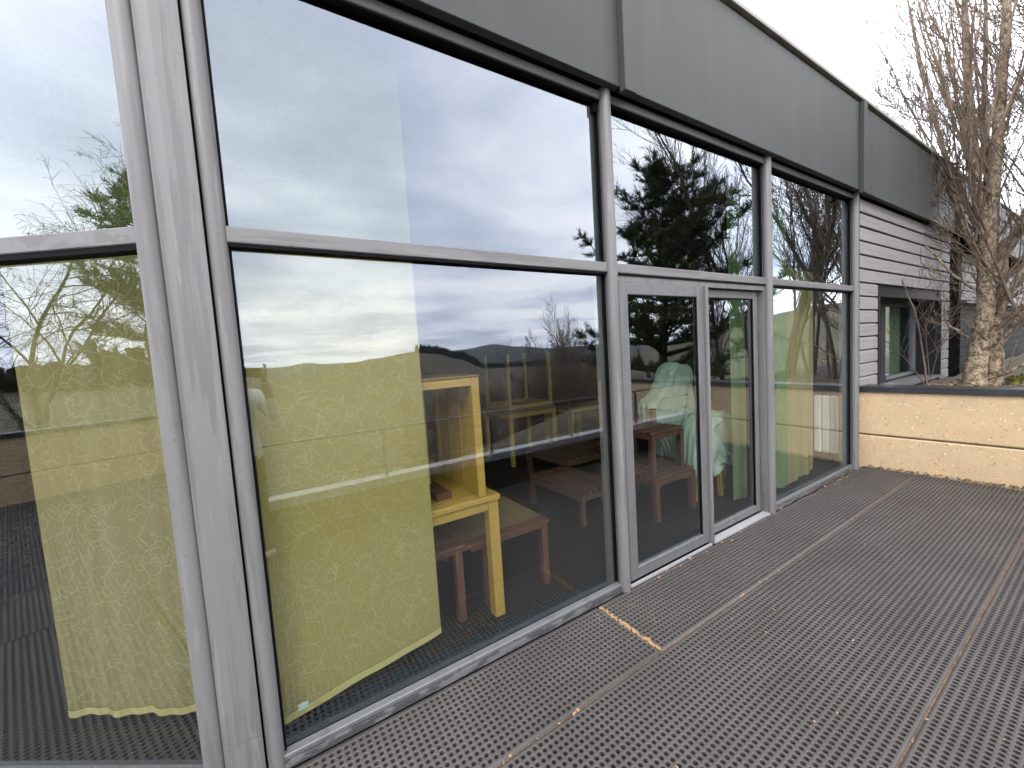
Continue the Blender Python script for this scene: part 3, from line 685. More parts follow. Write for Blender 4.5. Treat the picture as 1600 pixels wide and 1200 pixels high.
# the mottled multi-stemmed tree right in front of the siding
tr = thing('bare_tree', 'large bare multi-stemmed tree with mottled bark behind the far parapet', 'tree'); r = random.Random(4); mb = (MB(), MB())
def stem(pts, rads, lv=3, n=9, L=1.5, side=None, t0=.25):
    """a hand-placed stem through given points; limbs leave it along the upper part"""
    P0 = [Vector(p) for p in pts]; Q = []; R_ = []
    for i in range(len(P0) - 1):
        for k in range(5):
            t = k / 5; Q.append(P0[i].lerp(P0[i + 1], t) + rvec(r) * .006); R_.append(lerp(rads[i], rads[i + 1], t) * r.uniform(.98, 1.02))
    Q.append(P0[-1]); R_.append(rads[-1])
    mb[0].tube(Q, R_, 12 if rads[0] > .06 else 7, cap=False)
    for k in range(n):
        t = t0 + (1 - t0) * (k + r.random()) / n; f = t * (len(Q) - 1); i = min(len(Q) - 2, int(f)); q = Q[i].lerp(Q[i + 1], f - i)
        ax = (Q[i + 1] - Q[i]).normalized(); o = ax.orthogonal().normalized(); o.rotate(Matrix.Rotation(r.random() * 6.283, 3, ax))
        if side is not None: o = (o + Vector(side) * .9); o = (o - ax * o.dot(ax)).normalized()
        a = rad(r.uniform(22, 52)); limb(mb, r, q, ax * math.cos(a) + o * math.sin(a), L * r.uniform(.45, 1.15) * (1.15 - .5 * t), min(.026, max(.007, R_[i] * r.uniform(.14, .30))), 1, lv, BIRCH)
stem([(9.00, -0.47, 0.48), (9.00, -0.46, 0.81), (9.02, -0.49, 1.26), (9.00, -0.56, 1.77), (9.03, -0.56, 2.28), (9.00, -0.56, 2.84)], [0.182, 0.130, 0.109, 0.106, 0.098, 0.091], n=6, L=1.2, t0=.3)
stem([(9.06, -0.62, 0.50), (9.07, -0.65, 0.93), (9.06, -0.63, 1.49), (9.09, -0.67, 2.16), (9.11, -0.69, 2.73)], [0.112, 0.084, 0.078, 0.070, 0.063], n=5, L=1.2, t0=.3)
stem([(9.00, -0.56, 2.61), (8.97, -0.47, 3.40), (9.00, -0.40, 4.07), (9.02, -0.33, 5.20), (9.00, -0.28, 6.32), (9.00, -0.24, 8.12)], [0.070, 0.060, 0.053, 0.042, 0.032, 0.014], n=12, L=2.2, t0=.04)
stem([(9.00, -0.56, 2.61), (9.06, -0.58, 3.40), (9.02, -0.63, 4.30), (9.00, -0.66, 5.20), (9.00, -0.68, 6.10), (9.00, -0.67, 8.35)], [0.084, 0.070, 0.063, 0.053, 0.042, 0.014], n=12, L=2.2, t0=.04)
stem([(9.00, -0.51, 2.39), (8.89, -0.31, 3.17), (8.94, -0.17, 3.96), (9.00, 0.03, 4.97), (9.00, 0.23, 6.10), (9.00, 0.39, 7.22)], [0.042, 0.035, 0.030, 0.024, 0.018, 0.008], n=12, L=1.7, t0=.1, side=(-.3, .5, 0))
stem([(9.00, -0.56, 2.73), (9.22, -0.51, 3.74), (9.34, -0.45, 4.75), (9.45, -0.42, 6.78)], [0.050, 0.038, 0.035, 0.014], n=9, L=1.8, t0=.1)
stem([(9.00, -0.62, 2.28), (9.11, -0.84, 2.84), (9.00, -1.12, 3.85), (9.00, -1.29, 5.20), (9.00, -1.35, 7.00)], [0.050, 0.038, 0.032, 0.024, 0.010], n=10, L=1.7, t0=.1)
stem([(9.00, -0.65, 1.60), (8.89, -0.78, 1.99), (8.89, -1.01, 2.61), (8.89, -1.29, 3.62)], [0.038, 0.034, 0.028, 0.018], n=9, L=1.2, t0=.1)
stem([(9.00, -0.65, 1.21), (8.89, -0.84, 1.60), (8.89, -1.07, 1.99), (8.78, -1.57, 2.84)], [0.035, 0.030, 0.024, 0.013], n=8, L=1.1, t0=.1)
stem([(9.00, -0.60, 0.81), (8.89, -0.84, 0.95), (8.89, -1.12, 1.15), (8.78, -1.68, 1.60)], [0.024, 0.022, 0.016, 0.008], n=6, L=.8, t0=.15)
stem([(9.00, -0.45, 2.11), (8.83, -0.28, 2.33), (8.66, -0.05, 2.73), (8.66, 0.17, 3.17)], [0.022, 0.018, 0.014, 0.007], n=6, L=.8, t0=.1)
stem([(8.94, -0.40, 1.43), (8.78, -0.24, 1.60), (8.72, -0.18, 1.77)], [0.018, 0.014, 0.010], n=3, L=.4, t0=.4)
BROOM = dict(BIRCH); BROOM.update(n=(15, 5, 3), start=(.22, .15, .1), ang=(18, 38), len=(.16, .36), wob=.045, up0=.9, up=.4, seg=(.22, .12, .08), tip=.0026)
for i in range(22):
    z0 = r.uniform(2.3, 4.6); a = r.uniform(0, 6.283) if i < 11 else rad(r.uniform(55, 130)); sp = r.uniform(.2, .6)
    limb((mb[1], mb[1]), r, (9.0 + r.uniform(-.08, .1), -.52 + r.uniform(-.12, .1), z0), (sp * math.cos(a) * .8, sp * math.sin(a), 1), r.uniform(2.4, 4.4), r.uniform(.011, .020), 0, 2, BROOM)
for i in range(16):
    z0 = r.uniform(2.6, 4.2); a = rad(r.uniform(60, 125)); sp = r.uniform(.18, .42)
    limb((mb[1], mb[1]), r, (9.0, -.5 + r.uniform(-.1, .15), z0), (sp * math.cos(a), sp * math.sin(a), 1), r.uniform(3.4, 5.0), r.uniform(.010, .018), 0, 2, BROOM)
for i in range(8):
    z0 = r.uniform(1.4, 3.0); a = rad(r.uniform(-130, -60)); sp = r.uniform(.5, 1.1)
    limb((mb[1], mb[1]), r, (9.0, -.66, z0), (sp * math.cos(a), sp * math.sin(a), 1), r.uniform(2.0, 3.6), r.uniform(.012, .022), 0, 2, BROOM)
mb[0].obj('trunk', 'bark', tr, True); mb[1].obj('crown', 'twig', tr, True)
SAPL = dict(BIRCH); SAPL.update(n=(16, 6, 3), tip=.0018, ang=(25, 50), len=(.3, .5), seg=(.12, .1, .07))
bare_tree('sapling', 'slender bare sapling standing in front of the recessed window', (7.5, -.29, .70), [((0, 0, 0), (.0, .03, 1), 2.4, .014), ((.02, .0, .2), (-.1, -.25, 1), 1.3, .007), ((0, .02, .1), (-.1, .35, 1), 1.6, .008), ((0, 0, .3), (.1, .15, 1), 1.8, .007)], 21, 2, SAPL, 'greytwig', 'greytwig')

# trees beyond the far parapet, seen only as reflections in the two right-hand bays
def gz(x, y): return max(bz(x, y), -.6) if (x > 6.2 and y > -6) else ground_z(x, y)
TALL = dict(BIRCH); TALL.update(n=(20, 9, 6), tip=.0035, len=(.32, .52), seg=(.45, .25, .18), wob=.07, ang=(18, 42))
for i, (az, dist, L, r0, seed, lab, lean) in enumerate([
        (-23.4, 10.2, 8.5, 0.075, 31, 'tall bare tree mirrored just right of the door in the rightmost bay', (0, .05)),
        (-21.2, 11.4, 8.0, 0.058, 32, 'second slim bare tree mirrored in the middle of the rightmost bay', (.04, -.03)),
        (-19.2, 9.6, 6.5, 0.041, 33, 'thin bare tree mirrored beside the last post of the glazing', (-.05, .05)),
        (-29.5, 14.0, 9.0, 0.082, 34, 'wide twiggy bare tree mirrored behind the pine above the sliding door', (.05, -.12)),
        (-26.5, 12.5, 8.5, 0.061, 35, 'upright bare tree mirrored at the right of the sliding door', (0, 0))]):
    x, y = dist * math.cos(rad(az)), 1.945 + dist * math.sin(rad(az))
    bare_tree('bare_tree', lab, (x, y, gz(x, y) - .1), [((0, 0, 0), (lean[0], lean[1], 1), L, r0), ((.1, -.1, 0), (lean[0] + .25, lean[1] - .2, 1), L * .75, r0 * .7), ((-.1, .08, 0), (lean[0] - .22, lean[1] + .12, 1), L * .7, r0 * .6)], seed, 3, TALL, 'greytwig', 'greytwig', group='bare trees beyond the far parapet')
# bare tree and brush in the valley
VAL = dict(TALL); VAL.update(n=(22, 9, 6), tip=.0045, len=(.34, .5), seg=(.6, .4, .3), ang=(22, 46))
def polar(az, dist): return dist * math.cos(rad(az)), 1.945 + dist * math.sin(rad(az))
x, y = polar(-50.4, 26); bare_tree('bare_tree', 'single rounded bare tree standing in the valley left of the mirrored pine', (x, y, ground_z(x, y) - .1), [((0, 0, 0), (0, 0, 1), 7.6, .09), ((0, 0, .5), (.3, .1, 1), 5.8, .05), ((0, 0, .5), (-.3, -.1, 1), 5.8, .05), ((0, 0, .8), (.1, -.3, 1), 5.5, .045)], 41, 3, VAL, 'greytwig', 'greytwig')
x, y = polar(-53.5, 30); bare_tree('bare_tree', 'smaller bare tree beside the rounded valley tree, mirrored in the big pane', (x, y, ground_z(x, y) - .1), [((0, 0, 0), (0, 0, 1), 6.0, .06), ((0, 0, .4), (-.35, .1, 1), 4.5, .04), ((0, 0, .4), (.3, -.1, 1), 4.6, .04)], 42, 3, VAL, 'greytwig', 'greytwig')
BR = dict(VAL); BR.update(n=(12, 7, 4), start=(.05, .1), ang=(20, 50), tip=.005)
proto = None
for i in range(44):
    az = rr.uniform(-72, -44); d = rr.uniform(16, 70); x, y = polar(az, d); z = ground_z(x, y) - .2
    if proto is None:
        b_ = (MB(), MB()); q = random.Random(7)
        for k in range(7): limb(b_, q, (rr.uniform(-.4, .4), rr.uniform(-.4, .4), 0), (rr.uniform(-.5, .5), rr.uniform(-.5, .5), 1), rr.uniform(2.4, 3.8), .03, 0, 3, BR)
        o = proto = thing('brush_thicket', 'dark leafless thicket in the valley below the terrace, mirrored in the glass', 'shrub', group='thickets in the valley')
        b_[0].obj('stems', 'greytwig', o, True); b_[1].obj('twigs', 'twig', o, True)
    else: o = copy_tree(proto)
    o.location = (x, y, z); o.rotation_euler = (0, 0, rr.random() * 6); s = rr.uniform(.8, 1.25); o.scale = (s, s, s)

# needles
def tuft(mb, r, p, d, L=.16, n=11, w=.010):
    d = d.normalized()
    for k in range(n):
        e = (d + rvec(r) * .55).normalized(); s_ = e.orthogonal().normalized(); s_.rotate(Matrix.Rotation(r.random() * 6.28, 3, e))
        q = p + d * r.uniform(-.08, .06); l = L * r.uniform(.7, 1.2)
        mb.add([q - s_ * w, q + s_ * w, q + e * l], [(0, 1, 2)])
def pine(name, label, base, H, crown0, spread, seed, shape, dense=1.0, tl=.17, tw=.011, group=None, mk='needle', crown_only=False):
    t = thing(name, label, 'tree', group=group); r = random.Random(seed); tk = MB(); cr = MB(); b = Vector(base)
    pts = [b + Vector((.12 * math.sin(i * .9 + seed), .12 * math.cos(i * 1.3), H * i / 10)) for i in range(11)]
    tk.tube(pts, [max(.02, .16 * H / 7 * (1 - i / 10.5)) for i in range(11)], 8, cap=False)
    z = crown0
    while z < H * .985:
        f = (z - crown0) / (H - crown0); nb = r.randint(4, 6)
        for k in range(nb):
            a = r.random() * 6.283; L = spread * shape(f, a) * r.uniform(.65, 1.1)
            if L < .15: continue
            i = min(9, int(z / H * 10)); st = pts[i].lerp(pts[i + 1], z / H * 10 - i)
            d = Vector((math.cos(a), math.sin(a), r.uniform(-.05, .25) + f * .5)); q = [st]; 
            n = max(3, int(L / .3))
            for j in range(n):
                d = (d + rvec(r) * .12 + Vector((0, 0, .06))).normalized(); q.append(q[-1] + d * (L / n))
            tk.tube(q, [max(.006, .045 * (1 - j / (n + .5)) * L / 2) for j in range(n + 1)], 4, cap=False)
            for j in range(1, n + 1):
                if j / n < .25: continue
                for m_ in range(int((3 + 4 * r.random()) * dense)):
                    e = (d + rvec(r) * .9).normalized(); e.z = abs(e.z) * .6 + e.z * .2; l = r.uniform(.15, .5) * (1.1 - .5 * j / n)
                    q1 = q[j] + e * l; 
                    if r.random() < .5: tk.tube([q[j], q1], [.006, .004], 3, cap=False)
                    for s_ in range(3): tuft(cr, r, q[j].lerp(q1, (s_ + 1) / 3), e + Vector((0, 0, .35)), tl, 9, tw)
        z += r.uniform(.28, .42) / dense ** .3 * H / 7
    tk.obj('trunk', 'pinebark', t, True); cr.obj('crown', mk, t); return t
def shp_big(f, a):
    lean = .8 + .3 * max(0, math.cos(a - rad(40)))
    return (1.05 if f < .4 else 1.05 - 1.25 * (f - .4)) * (.82 + .3 * math.sin(f * 17)) * lean
x, y = polar(-37, 12.0); pine('pine_tree', 'big dark pine mirrored above the sliding door, beyond the far parapet', (x, y, gz(x, y) - .1), 6.6, 1.3, 3.0, 51, shp_big, 1.5)
# trees mirrored in the leftmost pane
def polarL(az, dist): return 1.668 + dist * math.cos(rad(az)), .513 + dist * math.sin(rad(az))
x, y = polarL(-169.5, 12.5); pine('pine_tree', 'pine branch reaching in from the right in the leftmost pane reflection', (x, y, ground_z(x, y)), 6.2, 1.9, 1.7, 52, lambda f, a: (1 - .6 * f), .9)
WIL = dict(TALL); WIL.update(n=(18, 9, 6), up=-.5, up0=.1, ang=(25, 65), wob=.11, tip=.0035, len=(.4, .62))
x, y = polarL(-178.2, 14.5); bare_tree('willow_tree', 'drooping bare willow with twisted branches in the leftmost pane reflection', (x, y, ground_z(x, y)), [((0, 0, 0), (.02, .05, 1), 7.8, .065), ((0, 0, .9), (-.2, .5, 1), 6.2, .04), ((0, 0, 1.2), (.2, -.35, 1), 6.4, .036), ((0, .1, .5), (0, .25, 1), 6.8, .036), ((0, .1, .3), (0, -.12, 1), 7.4, .04)], 61, 3, WIL, 'greytwig', 'willowtwig')
# row of low conifers at the top of the field
hp = None
for i in range(30):
    az = -186 + i * .92 + rr.uniform(-.3, .3); d = rr.uniform(66, 80); x, y = polarL(az, d); z = ground_z(x, y) - .3
    if hp is None:
        o = hp = pine('hedge_conifer', 'low bushy conifer in the row along the top of the field', (0, 0, 0), 3.4, .1, 1.5, 71, lambda f, a: (1 - .7 * f), .7, .38, .045, 'conifers along the field', 'hedge')
    else: o = copy_tree(hp)
    o.location = (x, y, z); o.rotation_euler = (0, 0, rr.random() * 6); s = rr.uniform(.75, 1.2); o.scale = (s, s, s * rr.uniform(.8, 1.15))
# woods on the near ridge
wd_ = MB(); q = random.Random(9)
for i in range(1500):
    az = q.uniform(-70.6, -45); d = q.uniform(340, 520); x, y = d * math.cos(rad(az)), d * math.sin(rad(az)); z = ground_z(x, y)
    h = q.uniform(4, 8) * (0.6 if az > -62 else 1.0); w = h * .22
    wd_.add([(x + w * math.cos(k * 1.2566), y + w * math.sin(k * 1.2566), z) for k in range(5)] + [(x, y, z + h)], [(k, (k + 1) % 5, 5) for k in range(5)])
wd_.obj('far_woodland', 'forest', None, label='dark conifer woodland on the ridge far across the valley', cat='woodland', kind='stuff')
# ------------------------------------------------------------------ curtains with embroidered vines
def catmull(pts, n=5):
    out = []
    for i in range(len(pts) - 1):
        p0, p1, p2, p3 = pts[max(i - 1, 0)], pts[i], pts[i + 1], pts[min(i + 2, len(pts) - 1)]
        for k in range(n):
            t = k / n
            out.append(tuple(.5 * ((2 * b) + (c - a) * t + (2 * a - 5 * b + 4 * c - d) * t * t + (3 * b - a - 3 * c + d) * t ** 3) for a, b, c, d in zip(p0, p1, p2, p3)))
    out.append(pts[-1]); return out
MOTIF = [
    [(-.02, -.16), (.03, -.10), (.01, -.03), (-.05, .02), (-.06, .09), (-.02, .15), (.04, .20)],
    [(-.06, .09), (-.11, .07), (-.13, .02), (-.11, -.03), (-.06, -.04), (-.03, -.01), (-.04, .02), (-.07, .02)],
    [(.01, -.03), (.05, -.05), (.09, -.03), (.11, .02), (.09, .08), (.05, .10), (.02, .07), (.03, .03), (.06, .03)],
    [(.09, .08), (.13, .12), (.12, .06), (.15, .07), (.12, .02)],
    [(.05, .10), (.06, .14), (.08, .11), (.10, .15), (.11, .11)],
    [(-.02, .15), (-.06, .16), (-.10, .20), (-.05, .21), (-.01, .17)],
    [(.03, -.10), (.08, -.13), (.13, -.11), (.08, -.08), (.035, -.09)],
    [(-.02, -.16), (-.07, -.15), (-.11, -.11), (-.10, -.16), (-.06, -.19), (-.02, -.17)],
    [(.04, .20), (.08, .19), (.10, .22), (.07, .25), (.04, .23)],
]
def curtain(name, label, A, B, z0, z1, folds, amp, seed, m, embroider=True, skew=0.0, hem=True, nrm=-1, hemh=.035):
    t = thing(name, label, 'curtain'); q = random.Random(seed)
    A = Vector(A); B = Vector(B); L = (B - A).length; d = (B - A).normalized(); n = Vector((-d.y, d.x, 0)) * nrm
    ph = [q.random() * 6.28 for _ in range(4)]
    def S(s, z, off=0.0):
        u = s / L
        w = amp * (math.sin(u * folds * 6.283 + ph[0]) * .6 + .4 * math.sin(u * folds * 2.3 * 6.283 + ph[1] + z * .8)) * (.55 + .45 * (1 - (z - z0) / (z1 - z0)))
        p = A + d * s + n * (w + off + skew * (z1 - z) * 0); return Vector((p.x, p.y, z + skew * (1 - u) * (1 if z < z0 + .2 else 0)))
    nu = max(24, int(L / .015)); nv = 40
    p = part(t, 'cloth', m, True); p.grid(lambda u, v: S(u * L, lerp(z0 + (hemh if hem else 0), z1, v)), nu, nv).done()
    if hem:
        h = part(t, 'hem', 'hem', True); h.grid(lambda u, v: S(u * L, lerp(z0, z0 + hemh, v), .002), nu, 2).done()
    if embroider:
        e = MB(); wv = .0008
        rows = int((z1 - z0) / .19) + 1; cols = int(L / .185) + 1
        for j in range(rows):
            for i in range(cols):
                cx = (i + .5 + (.5 if j % 2 else 0) - .25) * L / cols; cz = z0 + .12 + j * .19 + q.uniform(-.02, .02)
                fl = 1 if (i + j) % 2 else -1; rot = q.uniform(-.7, .7) + (math.pi if q.random() < .25 else 0); sc = q.uniform(.55, .80)
                for st in MOTIF:
                    if q.random() < .12: continue
                    jit = [(a + q.gauss(0, .007), b + q.gauss(0, .007)) for a, b in st]; pl = catmull(jit, 5); w3 = []
                    for a, b in pl:
                        a *= fl; xx = (a * math.cos(rot) - b * math.sin(rot)) * sc; yy = (a * math.sin(rot) + b * math.cos(rot)) * sc
                        w3.append((cx + xx, cz + yy))
                    for (s0, a0), (s1, a1) in zip(w3, w3[1:]):
                        if min(s0, s1) < .01 or max(s0, s1) > L - .01 or min(a0, a1) < z0 + .05 or max(a0, a1) > z1: continue
                        ln = math.hypot(s1 - s0, a1 - a0) or 1; ox, oz = -(a1 - a0) / ln * wv, (s1 - s0) / ln * wv
                        e.add([S(s0 - ox, a0 - oz, .003), S(s0 + ox, a0 + oz, .003), S(s1 + ox, a1 + oz, .003), S(s1 - ox, a1 - oz, .003)], [(0, 1, 2, 3)])
        e.obj('embroidery', 'thread', t)
    return t
curtain('curtain', 'olive embroidered curtain panel behind the big left-hand pane', (-.03, .10, 0), (.735, .225, 0), .09, 3.14, 1.3, .005, 3, 'curtain')
a = LF(-.20, .29, 0); b = LF(-1.07, .285, 0)
curtain('curtain', 'olive embroidered curtain behind the leftmost pane, left of the corner post', (b.x, b.y, 0), (a.x, a.y, 0), .03, 3.1, 3.6, .014, 8, 'curtain_dull')
curtain('curtain', 'bright green curtain gathered beside the door in the rightmost bay', (4.05, .20, 0), (4.62, .155, 0), .05, 3.1, 3.4, .03, 5, 'gcurtain', False, hem=False)
curtain('curtain', 'straw coloured curtain panel hanging right of the green curtain', (4.63, .17, 0), (5.35, .21, 0), .05, 2.3, 2.2, .03, 6, 'tcurtain', False, hem=False)
curtain('curtain', 'narrow pale green curtain behind the right-hand door leaf', (3.80, .30, 0), (4.02, .27, 0), .04, 3.1, 1.2, .012, 7, 'gcurtain', False, hem=False)
tagp = thing('curtain_tag', 'small pale sticker low on the big left pane near the corner', 'sticker')
part(tagp, 'sticker', 'sticker').box(.022, .062, .0405, .0415, .165, .195).done()

# ------------------------------------------------------------------ furniture in the room
def table(name, label, x0, x1, y0, y1, h, leg, topm, legm, slats=0, th=.03, apron=.07, z=0.0, flip=False, cat='table', group=None, inset=0.0, along_y=False):
    t = thing(name, label, cat, (x0, y0, z), group=group); W, D = x1 - x0, y1 - y0
    zf = (lambda a, b: (h - b, h - a)) if flip else (lambda a, b: (a, b))
    if slats:
        w = D / (slats * 1.75)
        for k in range(slats):
            y = (k + .5) * D / slats; za, zb = zf(h - th, h)
            if along_y:
                w = W / (slats * 1.6); x = (k + .5) * W / slats; part(t, 'slat', topm).box(x - w / 2, x + w / 2, 0.0, D, za, zb, .003).done()
            else: part(t, 'slat', topm).box(0.0, W, y - w / 2, y + w / 2, za, zb, .003).done()
    else:
        za, zb = zf(h - th, h); part(t, 'top', topm).box(-.01, W + .01, -.01, D + .01, za, zb, .004).done()
    for lx in (inset, W - leg):
        for ly in (0, D - leg):
            za, zb = zf(0, h - th - .001); part(t, 'leg', legm).box(lx, lx + leg, ly, ly + leg, za, zb, .004).done()
    za, zb = zf(h - th - apron, h - th - .002)
    for (a, b, c, d) in ((leg, W - leg, .005, .03), (leg, W - leg, D - .03, D - .005), (.005, .03, leg, D - leg), (W - .03, W - .005, leg, D - leg)):
        part(t, 'apron', legm).box(a, b, c, d, za, zb, .003).done()
    return t
# yellow pine table with an upturned pine frame standing on it
yt = table('pine_table', 'yellow pine table with thick square legs just behind the big pane', .18, 1.17, .262, 1.36, .765, .068, 'pine_wood', 'pine_wood', 0, .035, .055)
fr = thing('open_pine_crate', 'open yellow pine crate frame standing on top of the pine table', 'crate', (.20, .275, .7665))
W, D, H = .90, .62, .715
for lx in (0, W - .05):
    for ly in (0, D - .05): part(fr, 'post', 'pine_wood').box(lx, lx + .05, ly, ly + .05, 0, H, .004).done()
part(fr, 'rail', 'pine_wood').box(.05, W - .05, 0, .035, H - .05, H - .004, .003).done(); part(fr, 'rail', 'pine_wood').box(.05, W - .05, D - .035, D, H - .05, H - .004, .003).done()
part(fr, 'rail', 'pine_wood').box(W - .045, W - .005, .05, D - .05, H - .05, H - .004, .003).done()
part(fr, 'lid', 'top_wood').box(-.005, W + .005, -.005, D + .005, H, H + .012, .003).done()
for k in range(3): part(fr, 'plank', 'pine_wood').box(W - .035, W - .012, .06 + k * .172, .225 + k * .172, .0, H - .052, .002).done()
part(fr, 'plank', 'brown_wood').box(.62, .72, .1, .5, .001, .04, .003).done()
part(fr, 'stick', 'pine_wood').box(.60, .625, .30, .325, .002, H - .06, .002).done(); part(fr, 'stick', 'pine_wood').box(.655, .68, .33, .355, .002, H - .06, .002).done()
for _t in (table('low_table', 'low table with olive top and red brown legs, nearer the curtain edge', .33, .955, .36, 1.12, .475, .05, 'top_wood', 'red_wood', 0, .022, .03),
           table('low_table', 'low olive topped table with red brown legs right of the pine leg', .965, 1.60, .36, 1.15, .455, .05, 'top_wood', 'red_wood', 0, .022, .03, inset=.14)):
    hh = .475 if _t.location.x < .5 else .455; ww = .625 if _t.location.x < .5 else .635
    part(_t, 'border', 'red_wood').box(-.012, ww + .012, -.012, .075, hh - .02, hh + .0015, .002).done()
table('slatted_bench', 'low brown slatted bench behind the right edge of the big pane', 2.36, 2.88, .86, 1.68, .31, .05, 'slat_wood', 'slat_wood', 7, .03, .05, cat='bench', along_y=True)
table('slatted_bench', 'second brown slatted bench standing farther right behind the first', 2.95, 3.9, 1.75, 2.6, .34, .06, 'slat_wood', 'slat_wood', 9, .03, .06, cat='bench', along_y=True)
table('pine_table', 'pale pine table standing at the back beyond the slatted benches', 2.95, 3.78, 2.95, 3.7, .78, .055, 'top_wood', 'pine_wood', 0, .03, .06)
table('pine_table', 'upturned pine table with legs in the air on the back table', 2.97, 3.74, 2.97, 3.66, .82, .045, 'top_wood', 'pine_wood', 0, .03, .06, .781, True)
table('pine_table', 'pale pine table at the back near the left side of the first post', 4.1, 4.9, 3.0, 3.7, .70, .07, 'brown_wood', 'pine_wood', 0, .03, .06)
lb = table('slatted_table', 'lower slatted brown table of the stack behind the left door leaf', 2.93, 3.52, .50, 1.22, .40, .055, 'slat_wood', 'brown_wood', 9, .028, .05)
table('slatted_table', 'upper slatted brown table stacked on another behind the left door leaf', 3.0, 3.47, .58, 1.2, .40, .05, 'slat_wood', 'brown_wood', 8, .028, .045, .4015)
bk = thing('wood_block', 'short brown wooden block standing on the stacked slatted tables', 'block', (3.30, .80, .803))
part(bk, 'block', 'brown_wood').box(0, .055, 0, .055, 0, .16, .004).done()
# sheet-covered furniture: a profile lofted front to back with wrinkles
def draped(name, label, prof, y0, y1, seed, m='sheet', legs=()):
    t = thing(name, label, 'covered furniture'); n = len(prof); rows = 22
    pr = [Vector((a, b, 0)) for a, b in prof]; cxm = sum(p.x for p in pr) / n; czm = sum(p.y for p in pr) / n
    dense = catmull([(p.x, p.y) for p in pr] , 6); nd = len(dense)
    def fn(u, v):
        a, b = dense[min(nd - 1, int(u * (nd - 1) + .5))]; e = 1 - abs(2 * v - 1) ** 5; k = .80 + .20 * e
        x = cxm + (a - cxm) * k; z = czm + (b - czm) * k if b > czm else b
        w = .035 * mnoise.noise(Vector((x * 5 + seed, v * 4, z * 2.2))) + .02 * math.sin(v * 34 + x * 9) * max(0, min(1, (1.0 - z)))
        return (x + w, lerp(y0, y1, v) + .03 * mnoise.noise(Vector((x * 6, z * 6, seed))) , z + w * .6)
    p = part(t, 'sheet', m, True); p.grid(fn, nd - 1, rows)
    for v in (0, 1):   # hanging front and back flaps
        top = [fn(i / (nd - 1), v) for i in range(nd)]
        zlow = min(b for a, b in prof)
        def fl(u, w_, v=v):
            a = fn(u, v); c = (cxm, a[1], zlow + .12)
            fold = .018 * math.sin(u * 60) * w_
            return (lerp(a[0], c[0], w_ * .92) + fold, a[1] + (fold + .02 * math.sin(w_ * 9 + u * 22)) * (1 if v else -1) * .8, lerp(a[2], c[2], w_ * .92))
        p.grid(fl, nd - 1, 10)
    p.done()
    for (lx, ly, tx) in legs: part(t, 'leg', 'pine_wood').obox((lx, ly, .16), (.045, .045, .34), Matrix.Rotation(tx, 3, 'Y'), .003).done()
draped('covered_chair', 'tall furniture under a mint green dust sheet behind the left door leaf', [(4.30, .2), (4.32, .8), (4.30, 1.28), (4.12, 1.37), (3.95, 1.38), (3.84, 1.22), (3.72, 1.08), (3.58, 1.01), (3.52, .93), (3.56, .72), (3.70, .58), (3.80, .35)], .98, 1.22, 1.0, legs=((3.75, 1.1, .1), (4.2, 1.1, 0)))
draped('covered_stool', 'low furniture under a mint dust sheet behind the right door leaf', [(4.32, .25), (4.24, .62), (4.12, .84), (3.95, .89), (3.80, .84), (3.62, .78), (3.57, .5), (3.60, .24)], .42, .78, 4.0, legs=((3.96, .52, -.12), (3.68, .6, .1), (4.15, .6, 0)))
rd = thing('radiator', 'white panel radiator low on the end wall of the rightmost bay', 'radiator', (5.93, .18, .12))
for k in range(3): part(rd, 'panel', 'radiator').box(0, .05, k * .085, k * .085 + .08, 0, .72, .012).done()
part(rd, 'valve', 'radiator', True).tube([(.025, -.04, .03), (.025, 0, .03)], .018, 8).done()
# black wicker chair behind the leftmost pane
wk = thing('wicker_chair', 'black wicker chair deep behind the leftmost pane, left of the olive curtain', 'chair')
wc = Vector((-2.05, 3.0, 0)); mbw = MB()
for k in range(34):
    a = rad(-170 + 340 * k / 33); mbw.tube([wc + Vector((.42 * math.cos(a), .42 * math.sin(a), .12)), wc + Vector((.50 * math.cos(a), .50 * math.sin(a), .7)), wc + Vector((.46 * math.cos(a), .46 * math.sin(a), 1.5))], .010, 4)
for k in range(24):
    z = .12 + k * .058; mbw.tube([wc + Vector(((.42 + .08 * min(1, k / 10)) * math.cos(rad(-170 + 17 * j)), (.42 + .08 * min(1, k / 10)) * math.sin(rad(-170 + 17 * j)), z)) for j in range(21)], .009, 4)
mbw.obj('woven_shell', 'wicker', wk); part(wk, 'base', 'wicker', 'auto').tube([wc + Vector((0, 0, .0)), wc + Vector((0, 0, .03))], .5, 32).tube([wc + Vector((0, 0, .03)), wc + Vector((0, 0, .14))], .05, 10).done()

# ------------------------------------------------------------------ the photographer, seen only as a reflection
def skin_mesh(name, verts, edges, radii, root, mats, pick, sub=2):
    me = bpy.data.meshes.new(name); me.from_pydata([tuple(v) for v in verts], edges, []); o = bpy.data.objects.new(name, me); COL.objects.link(o)
    md = o.modifiers.new('s', 'SKIN'); sv = me.skin_vertices[0].data
    for i, q in enumerate(radii): sv[i].radius = (q, q) if not isinstance(q, tuple) else q; sv[i].use_root = (i == root)
    md.use_smooth_shade = True; o.modifiers.new('d', 'SUBSURF').levels = sub
    dg = bpy.context.evaluated_depsgraph_get(); dg.update(); nm = bpy.data.meshes.new_from_object(o.evaluated_get(dg)); bpy.data.objects.remove(o)
    nm.materials.clear()
    for m in mats: nm.materials.append(M[m])
    for f in nm.polygons: f.material_index = pick(f.center); f.use_smooth = True
    return nm
per = thing('person', 'person in white top and dark trousers holding up a phone, mirrored at the pane edge', 'person', (-.17, -2.06, 0), YAW - math.pi / 2 + rad(6))
